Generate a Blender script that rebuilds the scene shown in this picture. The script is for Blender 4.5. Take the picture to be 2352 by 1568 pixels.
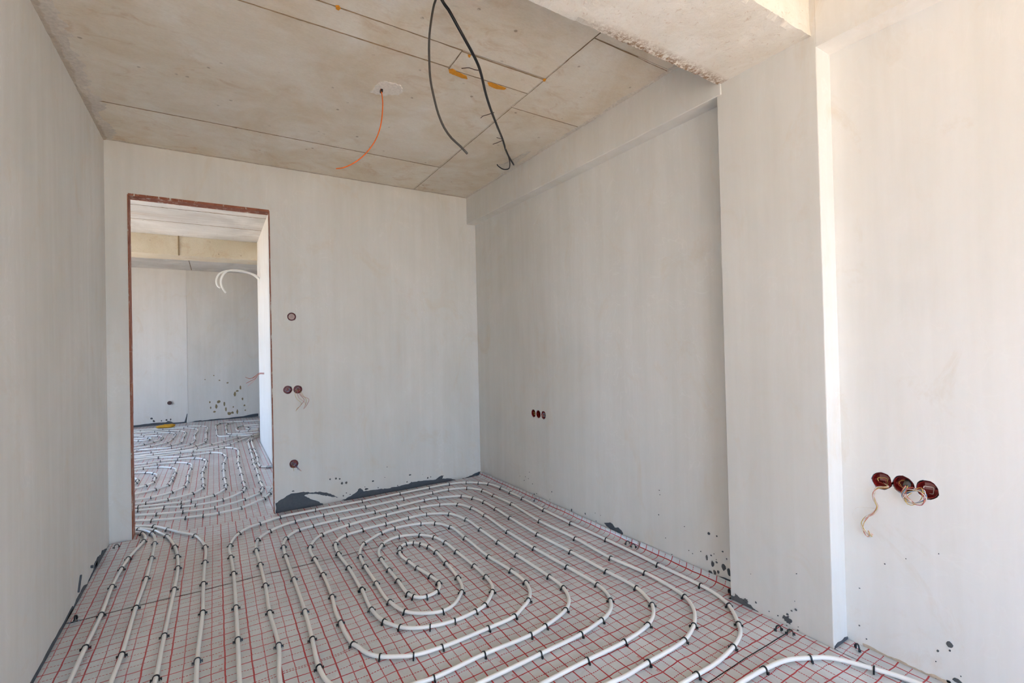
import bpy, bmesh, math, random
from mathutils import Vector, Matrix, noise

# ---------------------------------------------------------------- scene, camera, sky, sun, exposure
for o in list(bpy.data.objects): bpy.data.objects.remove(o)
scene = bpy.context.scene
COL = scene.collection
random.seed(7)

cam_data = bpy.data.cameras.new('camera')
cam_data.sensor_fit = 'HORIZONTAL'; cam_data.sensor_width = 36.0
cam_data.lens = 36.0 * 1086.95 / 2352.0
cam_data.clip_start = 0.02; cam_data.clip_end = 500
cam = bpy.data.objects.new('camera', cam_data); COL.objects.link(cam)
FW = Vector((0.531589, 0.846936, 0.010576)); RT = Vector((0.846886, -0.531268, -0.023191)); UP = Vector((0.014023, -0.021285, 0.999675))
cam.matrix_world = Matrix(((RT.x, UP.x, -FW.x, 0.0), (RT.y, UP.y, -FW.y, 0.0), (RT.z, UP.z, -FW.z, 1.3), (0, 0, 0, 1)))
scene.camera = cam

vs = scene.view_settings
vs.view_transform = 'Standard'; vs.look = 'None'; vs.gamma = 1.0; vs.use_curve_mapping = False
vs.exposure = 1.68
scene.display_settings.display_device = 'sRGB'
try:
    scene.cycles.max_bounces = 8; scene.cycles.diffuse_bounces = 6; scene.cycles.glossy_bounces = 2
    scene.cycles.adaptive_threshold = 0.12; scene.cycles.adaptive_min_samples = 16
    scene.cycles.sample_clamp_indirect = 6.0
    scene.cycles.caustics_reflective = False; scene.cycles.caustics_refractive = False
except Exception: pass

world = bpy.data.worlds.new('sky'); scene.world = world; world.use_nodes = True
nt = world.node_tree; nt.nodes.clear()
wo = nt.nodes.new('ShaderNodeOutputWorld'); bg = nt.nodes.new('ShaderNodeBackground')
tc = nt.nodes.new('ShaderNodeTexCoord'); sx = nt.nodes.new('ShaderNodeSeparateXYZ'); rp = nt.nodes.new('ShaderNodeValToRGB')
rp.color_ramp.elements[0].position = 0.0; rp.color_ramp.elements[0].color = (0.52, 0.74, 1.0, 1)
rp.color_ramp.elements[1].position = 0.75; rp.color_ramp.elements[1].color = (0.24, 0.47, 1.0, 1)
nt.links.new(tc.outputs['Generated'], sx.inputs[0]); nt.links.new(sx.outputs['Z'], rp.inputs[0])
nt.links.new(rp.outputs[0], bg.inputs[0]); bg.inputs[1].default_value = 2.55
nt.links.new(bg.outputs[0], wo.inputs[0])

sun_d = bpy.data.lights.new('sun', 'SUN'); sun_d.energy = 10.5; sun_d.color = (1.0, 0.89, 0.71); sun_d.angle = 0.01
sun = bpy.data.objects.new('sun', sun_d); COL.objects.link(sun); sun.location = (-5, -25, 40)
sun.rotation_euler = Vector((0.30, 0.50, -0.86)).to_track_quat('-Z', 'Y').to_euler()

def portal(name, loc, direction, w, h):
    d = bpy.data.lights.new(name, 'AREA'); d.shape = 'RECTANGLE'; d.size = w; d.size_y = h
    o = bpy.data.objects.new(name, d); COL.objects.link(o); o.location = loc
    o.rotation_euler = Vector(direction).to_track_quat('-Z', 'Y').to_euler()
    d.cycles.is_portal = True
    return o
portal('window_portal', (0.85, -2.29, 1.35), (0, 1, 0), 2.50, 2.5)
portal('hall_window_portal', (-3.14, 7.3, 1.45), (1, 0, 0), 2.5, 2.3)

# ---------------------------------------------------------------- measured positions, metres (floor z = 0, camera over the origin)
DATA = {"p1":[[-0.507,2.542,0],[-0.505,2.808,1],[-0.499,3.114,1],[-0.506,3.454,1],[-0.497,3.707,1],[-0.485,3.867,1],[-0.464,4.0,0],[-0.437,4.161,1],[-0.438,4.249,0],[-0.465,4.347,1],[-0.496,4.392,0],[-0.526,4.42,0]],"p2":[[-0.366,2.447,0],[-0.359,2.65,1],[-0.361,3.097,1],[-0.355,3.463,1],[-0.359,3.787,1],[-0.369,4.071,1],[-0.377,4.183,0],[-0.405,4.304,1],[-0.45,4.399,0],[-0.501,4.464,1],[-0.533,4.482,0]],"p3":[[-0.22,2.349,0],[-0.218,2.38,1],[-0.216,2.714,1],[-0.208,3.214,1],[-0.209,3.522,1],[-0.222,3.718,1],[-0.247,3.915,1],[-0.31,4.18,1],[-0.356,4.28,0],[-0.393,4.365,1],[-0.467,4.454,0],[-0.538,4.524,0]],"p4":[[-0.081,2.255,0],[-0.082,2.415,1],[-0.071,2.845,1],[-0.074,3.196,1],[-0.072,3.518,1],[-0.069,3.633,0],[-0.075,3.794,1],[-0.1,3.937,0],[-0.139,4.066,1],[-0.237,4.207,0],[-0.315,4.333,1],[-0.408,4.473,1],[-0.488,4.535,0],[-0.544,4.575,0]],"outA":[[1.256,1.354,0],[1.312,1.348,0],[1.463,1.354,1],[1.703,1.366,1],[1.827,1.412,1],[1.887,1.45,0],[1.944,1.502,0],[1.999,1.596,1],[2.021,1.707,0],[2.028,1.881,1],[2.002,2.127,1],[2.014,2.474,1],[2.004,2.869,1],[2.037,3.31,1],[2.028,3.588,1],[2.017,3.769,1],[1.938,3.921,1],[1.779,3.983,1],[1.622,3.98,1],[1.351,3.966,1],[1.026,3.957,1],[0.702,3.96,1],[0.494,3.944,1],[0.403,3.906,0],[0.315,3.842,1],[0.267,3.784,0],[0.231,3.714,1],[0.216,3.633,0],[0.209,3.53,1],[0.214,3.281,1],[0.217,2.972,1],[0.21,2.652,1],[0.218,2.334,1],[0.196,2.068,0]],"inA":[[0.844,1.632,0],[0.999,1.635,0],[1.135,1.641,1],[1.362,1.65,1],[1.512,1.678,1],[1.555,1.691,0],[1.616,1.725,0],[1.667,1.782,1],[1.704,1.853,0],[1.719,1.935,1],[1.715,2.188,1],[1.704,2.504,1],[1.708,2.834,1],[1.732,3.209,1],[1.724,3.415,1],[1.673,3.562,1],[1.548,3.644,1],[1.384,3.675,1],[1.107,3.668,1],[0.816,3.624,1],[0.616,3.548,1],[0.555,3.472,0],[0.514,3.379,1],[0.501,3.292,0],[0.505,3.171,1],[0.509,2.919,1],[0.501,2.631,1],[0.485,2.457,0],[0.485,2.358,1],[0.484,2.247,0],[0.494,2.156,1],[0.505,2.131,0],[0.529,2.056,0],[0.569,2.004,1],[0.628,1.964,0],[0.688,1.933,1],[0.811,1.916,1],[1.042,1.923,1],[1.193,1.936,1],[1.258,1.971,0],[1.328,2.016,1],[1.381,2.079,0],[1.418,2.176,1],[1.424,2.334,1],[1.407,2.57,1],[1.416,2.908,1],[1.417,3.149,1],[1.355,3.279,1],[1.264,3.335,1],[1.075,3.362,1],[0.966,3.328,1],[0.868,3.257,0],[0.819,3.218,1],[0.775,3.131,0],[0.75,3.037,1],[0.738,2.882,1],[0.735,2.639,1],[0.731,2.509,0],[0.737,2.405,1],[0.772,2.275,1],[0.84,2.207,0],[0.926,2.173,1],[0.99,2.19,0],[1.084,2.284,1],[1.112,2.336,0],[1.135,2.438,1],[1.155,2.64,1],[1.166,2.818,1],[1.158,2.922,1],[1.13,2.997,0],[1.098,3.036,1],[1.05,3.054,1],[0.999,3.019,1],[0.974,2.953,1],[0.965,2.879,0],[0.977,2.794,1],[0.989,2.68,1],[1.015,2.54,1],[1.022,2.443,1],[1.005,2.395,0],[0.976,2.364,1],[0.912,2.345,1],[0.878,2.359,0],[0.857,2.383,1],[0.842,2.427,1],[0.843,2.597,1],[0.843,2.752,1],[0.848,2.926,1],[0.866,3.036,0],[0.914,3.126,1],[0.976,3.181,0],[1.053,3.195,1],[1.126,3.175,0],[1.181,3.139,1],[1.248,3.047,1],[1.274,2.92,1],[1.275,2.748,1],[1.276,2.512,1],[1.269,2.357,1],[1.25,2.251,0],[1.22,2.195,1],[1.124,2.102,1],[1.058,2.079,1],[0.94,2.065,1],[0.826,2.086,1],[0.755,2.119,0],[0.709,2.162,1],[0.66,2.249,1],[0.639,2.388,1],[0.651,2.614,1],[0.65,2.619,1],[0.652,2.921,1],[0.645,3.161,1],[0.662,3.328,1],[0.698,3.394,0],[0.753,3.438,1],[0.872,3.465,1],[0.873,3.47,1],[1.048,3.484,1],[1.228,3.502,1],[1.372,3.496,1],[1.522,3.4,1],[1.575,3.215,1],[1.571,2.981,1],[1.563,2.72,1],[1.559,2.488,1],[1.562,2.154,1],[1.55,2.014,1],[1.501,1.905,0],[1.428,1.841,1],[1.268,1.788,1],[1.174,1.771,1],[0.938,1.772,1],[0.706,1.757,1],[0.646,1.765,0]],"inB":[[0.355,1.961,0],[0.34,2.079,1],[0.35,2.298,1],[0.359,2.562,1],[0.36,2.958,1],[0.359,3.322,1],[0.365,3.483,1],[0.376,3.564,0],[0.397,3.624,1],[0.437,3.687,0],[0.492,3.737,1],[0.593,3.764,1],[0.778,3.783,1],[1.053,3.788,1],[1.238,3.803,1],[1.485,3.829,1],[1.602,3.817,1],[1.794,3.74,1],[1.85,3.634,1],[1.877,3.486,1],[1.874,3.285,1],[1.862,3.053,1],[1.849,2.677,1],[1.86,2.332,1],[1.863,2.018,1],[1.866,1.795,1],[1.835,1.692,0],[1.807,1.636,1],[1.747,1.576,0],[1.662,1.532,1],[1.482,1.503,1],[1.27,1.501,1],[1.047,1.495,0]],"outB":[[0.063,2.158,0],[0.068,2.485,1],[0.071,2.803,1],[0.073,3.239,1],[0.066,3.508,1],[0.06,3.624,0],[0.068,3.716,1],[0.089,3.826,0],[0.124,3.923,1],[0.188,4.006,0],[0.265,4.052,1],[0.41,4.116,1],[0.671,4.126,1],[1.041,4.121,1],[1.376,4.135,1],[1.658,4.146,1],[1.859,4.143,1],[2.014,4.088,1],[2.102,4.004,1],[2.162,3.917,1],[2.19,3.734,1],[2.19,3.572,1],[2.187,3.373,1],[2.17,3.041,1],[2.162,2.702,1],[2.169,2.343,1],[2.168,2.097,0],[2.163,1.908,1],[2.161,1.619,1],[2.145,1.512,0],[2.107,1.422,1],[2.003,1.306,1],[1.943,1.259,0],[1.833,1.222,1],[1.669,1.199,0],[1.564,1.2,1],[1.485,1.2,0]],"c2":[[1.661,1.081,0],[1.806,1.073,1],[1.932,1.053,0],[2.022,1.008,1],[2.086,0.965,0],[2.155,0.839,1],[2.195,0.726,0]],
"far":{"hall":[[[-0.557,4.712,0],[-0.434,4.64,1],[-0.213,4.553,1],[-0.097,4.527,1],[0.008,4.52,1],[0.164,4.556,1],[0.292,4.67,0],[0.346,4.722,1],[0.401,4.859,1],[0.435,4.988,1],[0.495,5.203,0]],[[-0.576,4.873,0],[-0.418,4.797,1],[-0.239,4.733,1],[-0.02,4.701,1],[0.201,4.797,1],[0.325,4.931,1],[0.363,5.095,1],[0.361,5.342,1],[0.364,5.675,1],[0.368,6.001,1],[0.361,6.264,1],[0.368,6.539,1],[0.373,6.971,1],[0.378,7.243,1],[0.388,7.854,1],[0.405,8.056,0],[0.469,8.231,1],[0.56,8.299,0]],[[0.525,5.971,0],[0.481,5.995,1],[0.422,6.06,1],[0.405,6.284,1],[0.418,6.62,1],[0.423,6.932,1],[0.419,7.21,1],[0.432,7.904,1],[0.455,8.104,0],[0.554,8.209,0]],[[-0.594,5.03,0],[-0.558,5.01,1],[-0.38,4.963,1],[-0.256,4.901,1],[-0.159,4.876,1],[0.038,4.901,1],[0.192,5.08,1],[0.221,5.218,1],[0.219,5.448,1],[0.218,5.807,1],[0.215,6.167,1],[0.211,6.433,1],[0.225,6.83,1],[0.236,7.283,1],[0.194,7.46,1],[0.09,7.579,1],[-0.032,7.551,1],[-0.262,7.57,1],[-0.402,7.577,1],[-0.601,7.535,0],[-0.884,7.555,0]],[[-0.606,5.135,0],[-0.571,5.124,1],[-0.266,5.042,1],[-0.197,5.043,1],[-0.031,5.11,1],[0.057,5.285,1],[0.071,5.442,1],[0.063,5.728,1],[0.061,6.136,1],[0.066,6.518,1],[0.094,6.87,1],[0.073,7.107,1],[0.034,7.223,0],[-0.066,7.315,1],[-0.263,7.305,1],[-0.392,7.291,1],[-0.619,7.411,1],[-0.866,7.398,0]],[[-0.619,5.246,0],[-0.526,5.208,1],[-0.375,5.219,1],[-0.196,5.298,1],[-0.121,5.453,1],[-0.116,5.58,1],[-0.125,5.869,1],[-0.134,6.165,1],[-0.122,6.45,1],[-0.109,6.792,1],[-0.139,6.931,1],[-0.227,7.058,1],[-0.406,7.125,1],[-0.58,7.142,1],[-0.704,7.108,1],[-0.835,7.126,0]],[[-0.636,5.394,0],[-0.511,5.382,1],[-0.362,5.472,1],[-0.273,5.622,1],[-0.255,5.802,1],[-0.263,6.103,1],[-0.252,6.447,1],[-0.246,6.648,0],[-0.282,6.784,1],[-0.413,6.924,1],[-0.597,6.971,1],[-0.814,6.94,1]],[[-0.66,5.606,0],[-0.503,5.682,1],[-0.414,5.783,1],[-0.397,5.968,1],[-0.394,6.114,1],[-0.388,6.333,1],[-0.391,6.528,0],[-0.431,6.633,1],[-0.567,6.774,1],[-0.708,6.809,1],[-0.798,6.808,0]],[[-0.686,5.836,0],[-0.598,5.901,1],[-0.551,6.023,1],[-0.555,6.234,1],[-0.544,6.337,0],[-0.582,6.457,1],[-0.658,6.547,1],[-0.77,6.599,1]],[[-0.713,6.064,0],[-0.698,6.092,1],[-0.696,6.213,1],[-0.745,6.347,0]]],"left":[[[-1.065,9.123,0],[-0.991,9.046,1],[-0.865,9.051,1],[-0.844,9.126,0],[-0.894,9.24,1],[-1.085,9.302,0]],[[-1.128,9.671,0],[-0.97,9.494,1],[-0.78,9.389,1],[-0.715,9.142,1],[-0.72,8.917,1],[-0.794,8.758,1],[-0.888,8.626,1],[-1.002,8.581,0]],[[-1.147,9.839,0],[-1.028,9.722,1],[-0.82,9.728,1],[-0.641,9.613,1],[-0.566,9.385,1],[-0.571,8.887,1],[-0.617,8.575,1],[-0.793,8.391,1],[-0.975,8.346,0]],[[-1.174,10.072,0],[-0.874,9.934,1],[-0.673,9.901,1],[-0.511,9.723,1],[-0.43,9.461,1],[-0.435,8.916,1],[-0.445,8.437,1],[-0.555,8.281,1],[-0.703,8.131,1],[-0.952,8.146,0]],[[-1.193,10.241,0],[-1.087,10.165,1],[-0.779,10.149,1],[-0.476,10.062,1],[-0.309,9.829,1],[-0.267,9.599,0],[-0.292,9.041,1],[-0.276,8.515,1],[-0.327,8.219,1],[-0.531,8.069,1],[-0.9,8.163,1],[-0.939,8.031,0]],[[-0.856,10.32,0],[-0.63,10.252,1],[-0.43,10.245,1],[-0.222,10.096,1],[-0.138,9.901,1],[-0.142,9.225,1],[-0.133,8.534,1],[-0.146,8.239,1],[-0.255,8.004,1],[-0.412,7.88,1],[-0.735,7.871,1],[-0.922,7.883,0]],[[0.571,8.456,0],[0.451,8.34,1],[0.256,8.002,1],[0.159,7.792,1],[0.016,7.712,1],[-0.225,7.667,1],[-0.507,7.693,0],[-0.901,7.705,0]],[[0.58,8.58,0],[0.481,8.431,1],[0.267,8.32,1],[0.08,8.101,1],[-0.065,7.971,1],[-0.228,7.793,1],[-0.418,7.692,1],[-0.698,7.675,1],[-0.894,7.636,0]]],"right":[[[0.159,10.368,0],[0.049,10.256,1],[-0.001,10.062,1],[0.004,9.431,1],[0.015,8.791,1],[0.045,8.65,0],[0.177,8.59,1],[0.276,8.578,1],[0.47,8.469,0],[0.575,8.513,0]],[[0.287,10.191,0],[0.176,10.109,1],[0.147,9.848,1],[0.141,9.318,1],[0.153,8.899,1],[0.207,8.774,1],[0.331,8.713,0],[0.587,8.679,0]],[[0.648,9.554,0],[0.396,9.64,1],[0.306,9.471,1],[0.284,9.222,0],[0.329,8.997,1],[0.445,8.945,1],[0.606,8.956,0]],[[0.627,9.262,0],[0.574,9.307,0],[0.467,9.361,1],[0.434,9.269,0],[0.481,9.127,1],[0.615,9.085,0]],[[0.144,10.353,0],[0.269,10.331,1],[0.437,10.244,1],[0.688,10.13,0]]]},"smear_back":[[[0.394,-0.006],[0.396,0.075],[0.434,0.098],[0.512,0.132],[0.59,0.129],[0.676,0.114],[0.741,0.106],[0.824,0.074],[0.89,0.03],[0.824,0.053],[0.764,0.073],[0.717,0.094],[0.647,0.109],[0.613,0.101],[0.658,0.061],[0.727,0.023],[0.751,0.006],[0.774,-0.017],[0.622,-0.012],[0.498,-0.011]],[[0.908,-0.002],[0.984,0.023],[1.035,0.048],[1.055,0.071],[1.08,0.066],[1.086,0.045],[1.138,0.042],[1.245,0.037],[1.312,0.031],[1.381,0.032],[1.466,0.038],[1.581,0.046],[1.67,0.045],[1.791,0.031],[1.846,0.058],[1.877,0.06],[1.861,0.027],[1.915,0.025],[2.011,-0.006],[1.946,-0.021],[1.714,-0.019],[1.436,-0.021],[1.217,-0.021],[0.983,-0.016]],[[2.035,-0.013],[2.142,0.002],[2.226,0.025],[2.295,0.033],[2.277,0.013],[2.175,-0.015],[2.075,-0.022]]],"dots_back":[[0.954,0.144,0.0114,0.0116],[0.917,0.147,0.0113,0.0115],[0.869,0.196,0.0087,0.0089],[0.899,0.188,0.0075,0.0077],[0.82,0.198,0.0073,0.0076],[1.186,0.12,0.0121,0.0066],[1.532,0.119,0.0117,0.0069],[1.502,0.059,0.0073,0.0069],[1.545,0.042,0.0088,0.0124],[1.708,0.062,0.0091,0.0085],[1.738,0.066,0.0061,0.0057],[1.294,0.135,0.0041,0.004],[0.529,0.149,0.0113,0.0049],[1.065,0.061,0.0183,0.0156],[1.126,0.059,0.0159,0.0092],[1.316,0.226,0.0042,0.004],[0.984,0.038,0.0051,0.0052],[0.927,0.036,0.0063,0.0064],[0.953,0.057,0.0051,0.0051],[1.113,0.08,0.004,0.0039],[1.231,0.052,0.0054,0.0053],[1.657,0.103,0.003,0.0028],[1.41,0.041,0.0057,0.0054],[1.034,0.022,0.0052,0.0052]],"dots_right":[[1.647,0.249,0.0088,0.009],[1.599,0.251,0.0047,0.0056],[1.567,0.18,0.0056,0.0048],[1.665,0.113,0.006,0.0181],[1.637,0.134,0.0059,0.0049],[1.619,0.149,0.0029,0.0024],[1.604,0.109,0.0067,0.0056],[1.629,0.09,0.0107,0.0179],[1.563,0.098,0.0131,0.0199],[1.533,0.083,0.011,0.0205],[1.645,0.037,0.0129,0.0131],[1.617,0.051,0.0097,0.013],[1.596,0.059,0.0077,0.0097],[1.702,0.133,0.0041,0.0033],[1.985,0.404,0.0035,0.0027],[1.981,0.378,0.0035,0.0027],[1.994,0.253,0.0048,0.0036],[1.807,0.239,0.0032,0.0026],[1.946,0.128,0.0035,0.0027],[1.757,0.101,0.0032,0.0025],[1.902,0.044,0.0035,0.0027],[1.782,0.11,0.0032,0.0026],[1.544,0.149,0.0037,0.0032],[1.606,0.123,0.0029,0.0024],[3.401,0.214,0.0049,0.0027],[3.552,0.148,0.0039,0.0021],[3.484,0.124,0.0064,0.0034],[3.464,0.161,0.0051,0.0027],[3.416,0.155,0.005,0.0027],[3.355,0.124,0.0061,0.0033],[3.082,0.124,0.0054,0.0057],[3.332,0.042,0.0096,0.0053],[3.297,0.055,0.0059,0.0033],[3.111,0.056,0.0044,0.0025],[2.835,0.046,0.0078,0.0131],[2.678,0.064,0.0054,0.008],[2.562,0.045,0.0051,0.0033],[2.57,0.099,0.0034,0.0022],[2.513,0.099,0.0025,0.0017],[1.983,0.403,0.0031,0.0024],[1.981,0.377,0.0025,0.0019],[1.995,0.253,0.0031,0.0024],[1.945,0.128,0.0025,0.0019],[1.808,0.239,0.0023,0.0018]],"smear_right":[[[1.622,0.029],[1.577,0.042],[1.523,0.046],[1.524,0.016],[1.57,0.012],[1.614,0.014]],[[2.482,0.056],[2.42,0.078],[2.396,0.074],[2.376,0.056],[2.346,0.068],[2.316,0.059],[2.298,0.044],[2.301,0.031],[2.333,0.033],[2.377,0.035],[2.414,0.032],[2.451,0.042]]],"smear_pillar":[[[1.463,0.02],[1.447,0.019],[1.44,0.039],[1.421,0.03],[1.4,0.028],[1.384,0.018],[1.355,0.016],[1.343,0.006],[1.323,0.004],[1.311,-0.016],[1.34,-0.021],[1.389,-0.018],[1.431,-0.02],[1.465,-0.023]],[[1.208,0.028],[1.202,0.043],[1.191,0.041],[1.18,0.048],[1.177,0.039],[1.164,0.034],[1.167,0.024],[1.178,0.015],[1.188,0.015],[1.197,0.022]],[[1.398,0.028],[1.387,0.038],[1.375,0.035],[1.375,0.023],[1.388,0.017]]],"dots_pillar":[[1.333,0.041,0.0044,0.0054],[1.269,0.028,0.0025,0.0023],[1.165,0.078,0.0047,0.0044],[1.146,0.091,0.0057,0.0054],[1.184,0.053,0.0063,0.0059],[1.189,0.0,0.004,0.0037],[1.14,0.003,0.0054,0.0032],[1.228,0.027,0.0033,0.003],[1.355,0.169,0.0018,0.0016],[1.139,0.255,0.0022,0.0022],[1.15,0.128,0.0019,0.0018],[1.252,-0.001,0.0021,0.0019],[1.174,0.015,0.0024,0.0022],[1.138,0.019,0.0023,0.0022]],"dots_niche":[[0.652,0.151,0.0112,0.0107],[0.687,0.109,0.0042,0.0048],[0.652,0.129,0.0036,0.0041],[0.634,0.027,0.0143,0.0094],[0.658,0.01,0.0079,0.0059],[0.848,0.377,0.0035,0.0026],[0.694,0.065,0.0021,0.0024],[0.675,0.48,0.002,0.0024],[0.777,0.424,0.0016,0.0019],[0.941,0.239,0.0032,0.002],[0.946,0.079,0.0033,0.0034],[0.921,0.035,0.0032,0.0033],[0.695,0.001,0.0022,0.0024],[0.623,0.05,0.002,0.0023]],"smear_left":[[[4.358,-0.025],[4.211,-0.005],[4.05,0.04],[4.01,0.026],[3.918,0.046],[3.833,0.033],[3.769,0.008],[3.666,0.004],[3.629,-0.007],[3.541,0.02],[3.465,0.016],[3.375,0.016],[3.311,0.002],[3.215,0.015],[3.135,0.01],[3.09,-0.002],[3.119,-0.021],[3.239,-0.016],[3.406,-0.03],[3.645,-0.043],[3.897,-0.035],[4.055,-0.023],[4.327,-0.032]],[[3.459,0.11],[3.482,0.104],[3.445,0.063],[3.416,0.034],[3.403,0.042],[3.427,0.076]],[[3.857,0.04],[3.886,0.031],[3.87,0.007],[3.798,0.022],[3.814,0.041]],[[3.718,0.065],[3.766,0.051],[3.757,0.035],[3.712,0.055]]],"far_smear":[[[-1.275,0.03],[-1.171,0.031],[-0.998,0.042],[-0.794,0.038],[-0.766,0.06],[-0.724,0.048],[-0.683,0.018],[-0.5,0.016],[-0.462,0.168],[-0.478,-0.013],[-0.767,-0.003],[-1.039,-0.012],[-1.276,-0.031]],[[-0.444,-0.005],[-0.299,0.015],[-0.195,0.013],[-0.045,0.016],[0.231,0.015],[0.405,0.025],[0.582,0.045],[0.729,0.058],[0.729,0.006],[0.42,-0.022],[0.107,-0.036],[-0.196,-0.04],[-0.445,-0.031]]],"far_dots":[[-1.01,0.128,0.0243,0.0201],[-0.977,0.074,0.019,0.0235],[-0.862,0.07,0.011,0.0135],[-0.786,0.079,0.0166,0.0204],[-0.724,0.082,0.0112,0.0205]],"far_mud":[[0.046,0.349,0.0324,0.0316],[0.005,0.267,0.0215,0.0441],[-0.029,0.16,0.0268,0.0188],[-0.101,0.354,0.0159,0.0188],[-0.089,0.244,0.0133,0.025],[0.14,0.303,0.0136,0.0444],[0.219,0.105,0.0386,0.0318],[0.321,0.48,0.0222,0.0513],[0.364,0.541,0.0279,0.0193],[0.42,0.602,0.0169,0.0452],[0.453,0.374,0.0169,0.0258],[0.29,0.226,0.0139,0.016],[0.357,0.124,0.0168,0.0513],[0.485,0.241,0.017,0.0194],[0.498,0.143,0.0142,0.0162],[0.065,0.768,0.0162,0.0127],[0.2,0.712,0.0192,0.0159],[-0.173,0.797,0.0131,0.0094],[-0.027,0.868,0.0107,0.0126],[0.165,0.189,0.0137,0.0508],[0.274,0.116,0.0277,0.0256]],"boxes":{"lid":[0.542,4.294,1.59],"pairL":[0.503,4.294,0.986],"pairR":[0.579,4.294,0.984],"low":[0.539,4.294,0.372],"r":[[2.28,3.319,0.729],[2.28,3.248,0.729],[2.28,3.174,0.73]],"n":[[2.306,0.851,0.714],[2.306,0.779,0.715],[2.306,0.704,0.713]],
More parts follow.
